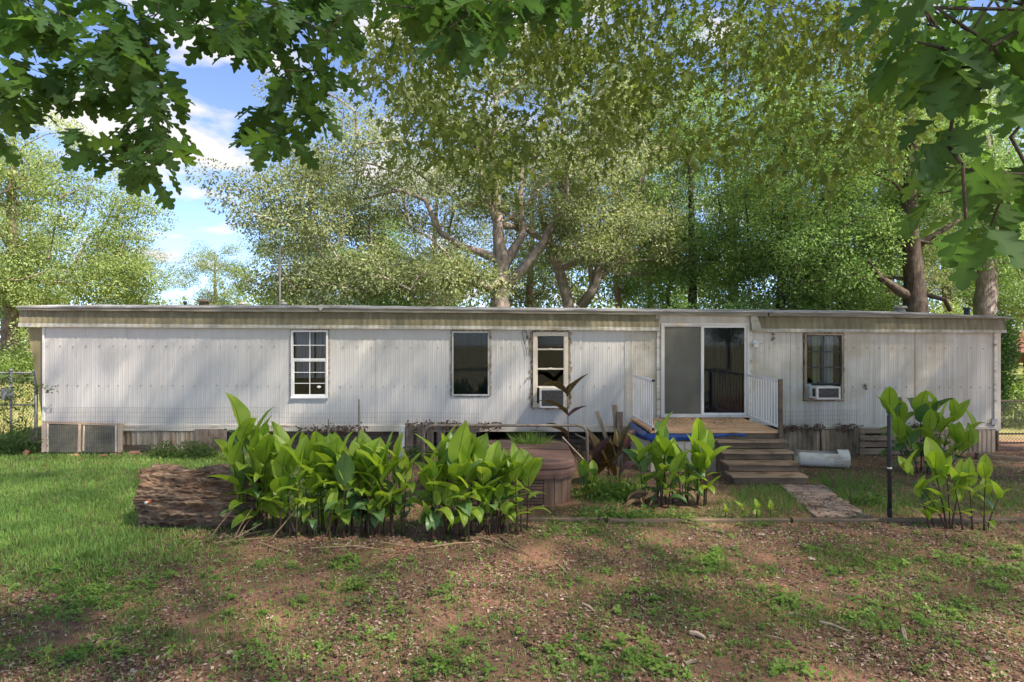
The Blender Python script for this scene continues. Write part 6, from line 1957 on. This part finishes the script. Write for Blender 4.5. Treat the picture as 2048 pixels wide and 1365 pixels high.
# leaf meshes shared by the 300 largest
tv, tf = OAK
OAKM = []
for i in range(5):
    c_ = [(.055, .122, .034), (.07, .148, .034), (.05, .108, .038), (.09, .172, .036), (.06, .13, .043)][i]
    vv = tv.copy(); vv[:, 1] *= [1, 1.12, .92, 1.05, .98][i]; vv[:, 2] += [.0, .12, -.1, .05, -.18][i] * vv[:, 0] ** 2 + [.1, .25, .3, 0, .15][i] * np.abs(vv[:, 1]) * .6
    cc = np.tile(np.array(c_), (len(vv), 1)); cc[1::3] *= np.array([1.35, 1.3, 1.4])      # paler midrib
    vv[:, 1] += [.0, .06, -.07, .04, -.03][i] * np.sin(vv[:, 0] * 3)
    me = arrays_mesh("oak_leaf", vv, tf, cc); me.materials.append(M['leaf_near']); OAKM.append(me)
order = sorted(range(len(leaves)), key=lambda i: -leaves[i][3] / leaves[i][0].y * (1 if 0 <= 1024 + leaves[i][0].x * F / leaves[i][0].y <= 2048 and leaves[i][0].z < H + .55 * leaves[i][0].y else .01))
ob = Vector(oak_b)
for i in order[:300]:
    p, d, nrm, s, grp = leaves[i]
    side = nrm.cross(d).normalized(); upv = d.cross(side)
    o = bpy.data.objects.new("leaf", g.choice(OAKM)); COL.objects.link(o); o.parent = big
    m4 = Matrix((d, side, upv)).transposed().to_4x4(); m4.translation = p - ob
    o.matrix_local = m4 @ Matrix.Diagonal((s, s, s, 1))
rest = order[300:]
pos = np.array([tuple(leaves[i][0] - ob) for i in rest]); ax = np.array([tuple(leaves[i][1]) for i in rest]); nr = np.array([tuple(leaves[i][2]) for i in rest]); sz = np.array([leaves[i][3] for i in rest])
cl = np.array([.062, .13, .034]) * rng.uniform(.7, 1.35, (len(rest), 1))
o = link("near_foliage", scatter_mesh("near_foliage", pos, ax, nr, sz, cl, OAK), M['leaf_near'], big); o["kind"] = "stuff"

# middle canopy: hanging sprays 6-11 m out, seen in the upper centre
PC = [(690, -80), (1840, -80), (1830, 280), (1760, 360), (1640, 400), (1500, 370), (1400, 330), (1290, 250), (1180, 330), (1080, 360), (1000, 380), (900, 370), (800, 290), (730, 120)]
mid_T = []; tries = 0
while len(mid_T) < 300 and tries < 20000:
    tries += 1
    px, py = g.uniform(690, 1840), g.uniform(-80, 470)
    if not pip(PC, px, py): continue
    if g.random() > 1.15 - py / 480: continue
    if vnoise(px, py, 120) < .30: continue
    y = g.uniform(6.2, 10.8); mid_T.append(tuple(P(px, py, y)))
# high crown over the yard (outside the frame): gives the dappled shade
hi_T = []
gg = np.random.default_rng(8)
for i in range(34):
    for j in range(21):
        x = lerp(-7.5, 12.6, (i + gg.random()) / 34); y = lerp(-1.8, 12.2, (j + gg.random()) / 21)
        if abs((x - 2.6) / 10.2) ** 3 + abs((y - 5.2) / 7.0) ** 3 > 1: continue
        z = gg.uniform(8.6, 12.2) - .01 * ((x - 2) ** 2 + (y - 4) ** 2)
        z = max(z, H + .56 * y + 1.0)
        hi_T.append((x, y, z))
allT = [tuple(np.array(p) - np.array(oak_b)) for p in twig_targets + mid_T + hi_T]
trunk = [(0, 0, -.3), (0, 0, .3), (-.05, .05, 1.6), (-.15, .2, 3.2), (-.4, .8, 5.0), (-.9, 2.2, 7.0), (-1.8, 4.4, 9.0), (-2.8, 6.4, 11.0)]
nodes, par, rad, nT = skeleton(trunk, [.55, .42, .36, .28, .18, .11, .08, .05], allT, .004, seed=3, step=.3, jit=.085)
for i in range(nT, len(nodes)):      # only slim hanging twigs reach down into the view
    q = np.array(nodes[i]) + np.array(oak_b)
    if q[2] < H + .62 * q[1] + .3: rad[i] = min(rad[i], .0035 + .0014 * max(q[1], 1))
mb = wood(nodes, par, rad, nT); mb.build("trunk", M['bark_dark'], big, smooth=True)
o = link("middle_foliage", crown_mesh("middle_foliage", np.array(mid_T) - np.array(oak_b), (.45, .45, .34), 44, .09, .16, (.08, .125, .03), (.185, .23, .065), OAKS, droop=.9), M['leaf_near'], big); o["kind"] = "stuff"
o = link("high_foliage", crown_mesh("high_foliage", np.array(hi_T) - np.array(oak_b), (1.0, 1.0, .5), 78, .15, .28, (.18, .25, .08), (.30, .38, .14), OAKS, droop=.5), M['leaf'], big); o["kind"] = "stuff"

# a second, unseen tree added outside the frame on the right to shade that end
b0 = (13.6, 7.5, gzf(13.6, 7.5))
T = crown_pts(300, (-.2, 1.6, 9.8), (6.4, 5.4, 3.4), hollow=.1, seed=61)
tree("shade_tree", "tall tree added out of view at the right to cast shade", b0, [(0, 0, -.3), (0, 0, .5), (0, 0, 3), (-.1, .1, 6), (-.1, .2, 9), (-.1, .3, 12)], [.4, .32, .28, .22, .14, .06], T, (.85, .85, .5), 95, (.14, .26), DG1, DG2, 'bark_dark', 62)

print("counts", cnt, "objects", len(bpy.data.objects), "tris", sum(sum(len(p.vertices) - 2 for p in me.polygons) if len(me.polygons) < 2000 else len(me.polygons) for me in bpy.data.meshes))
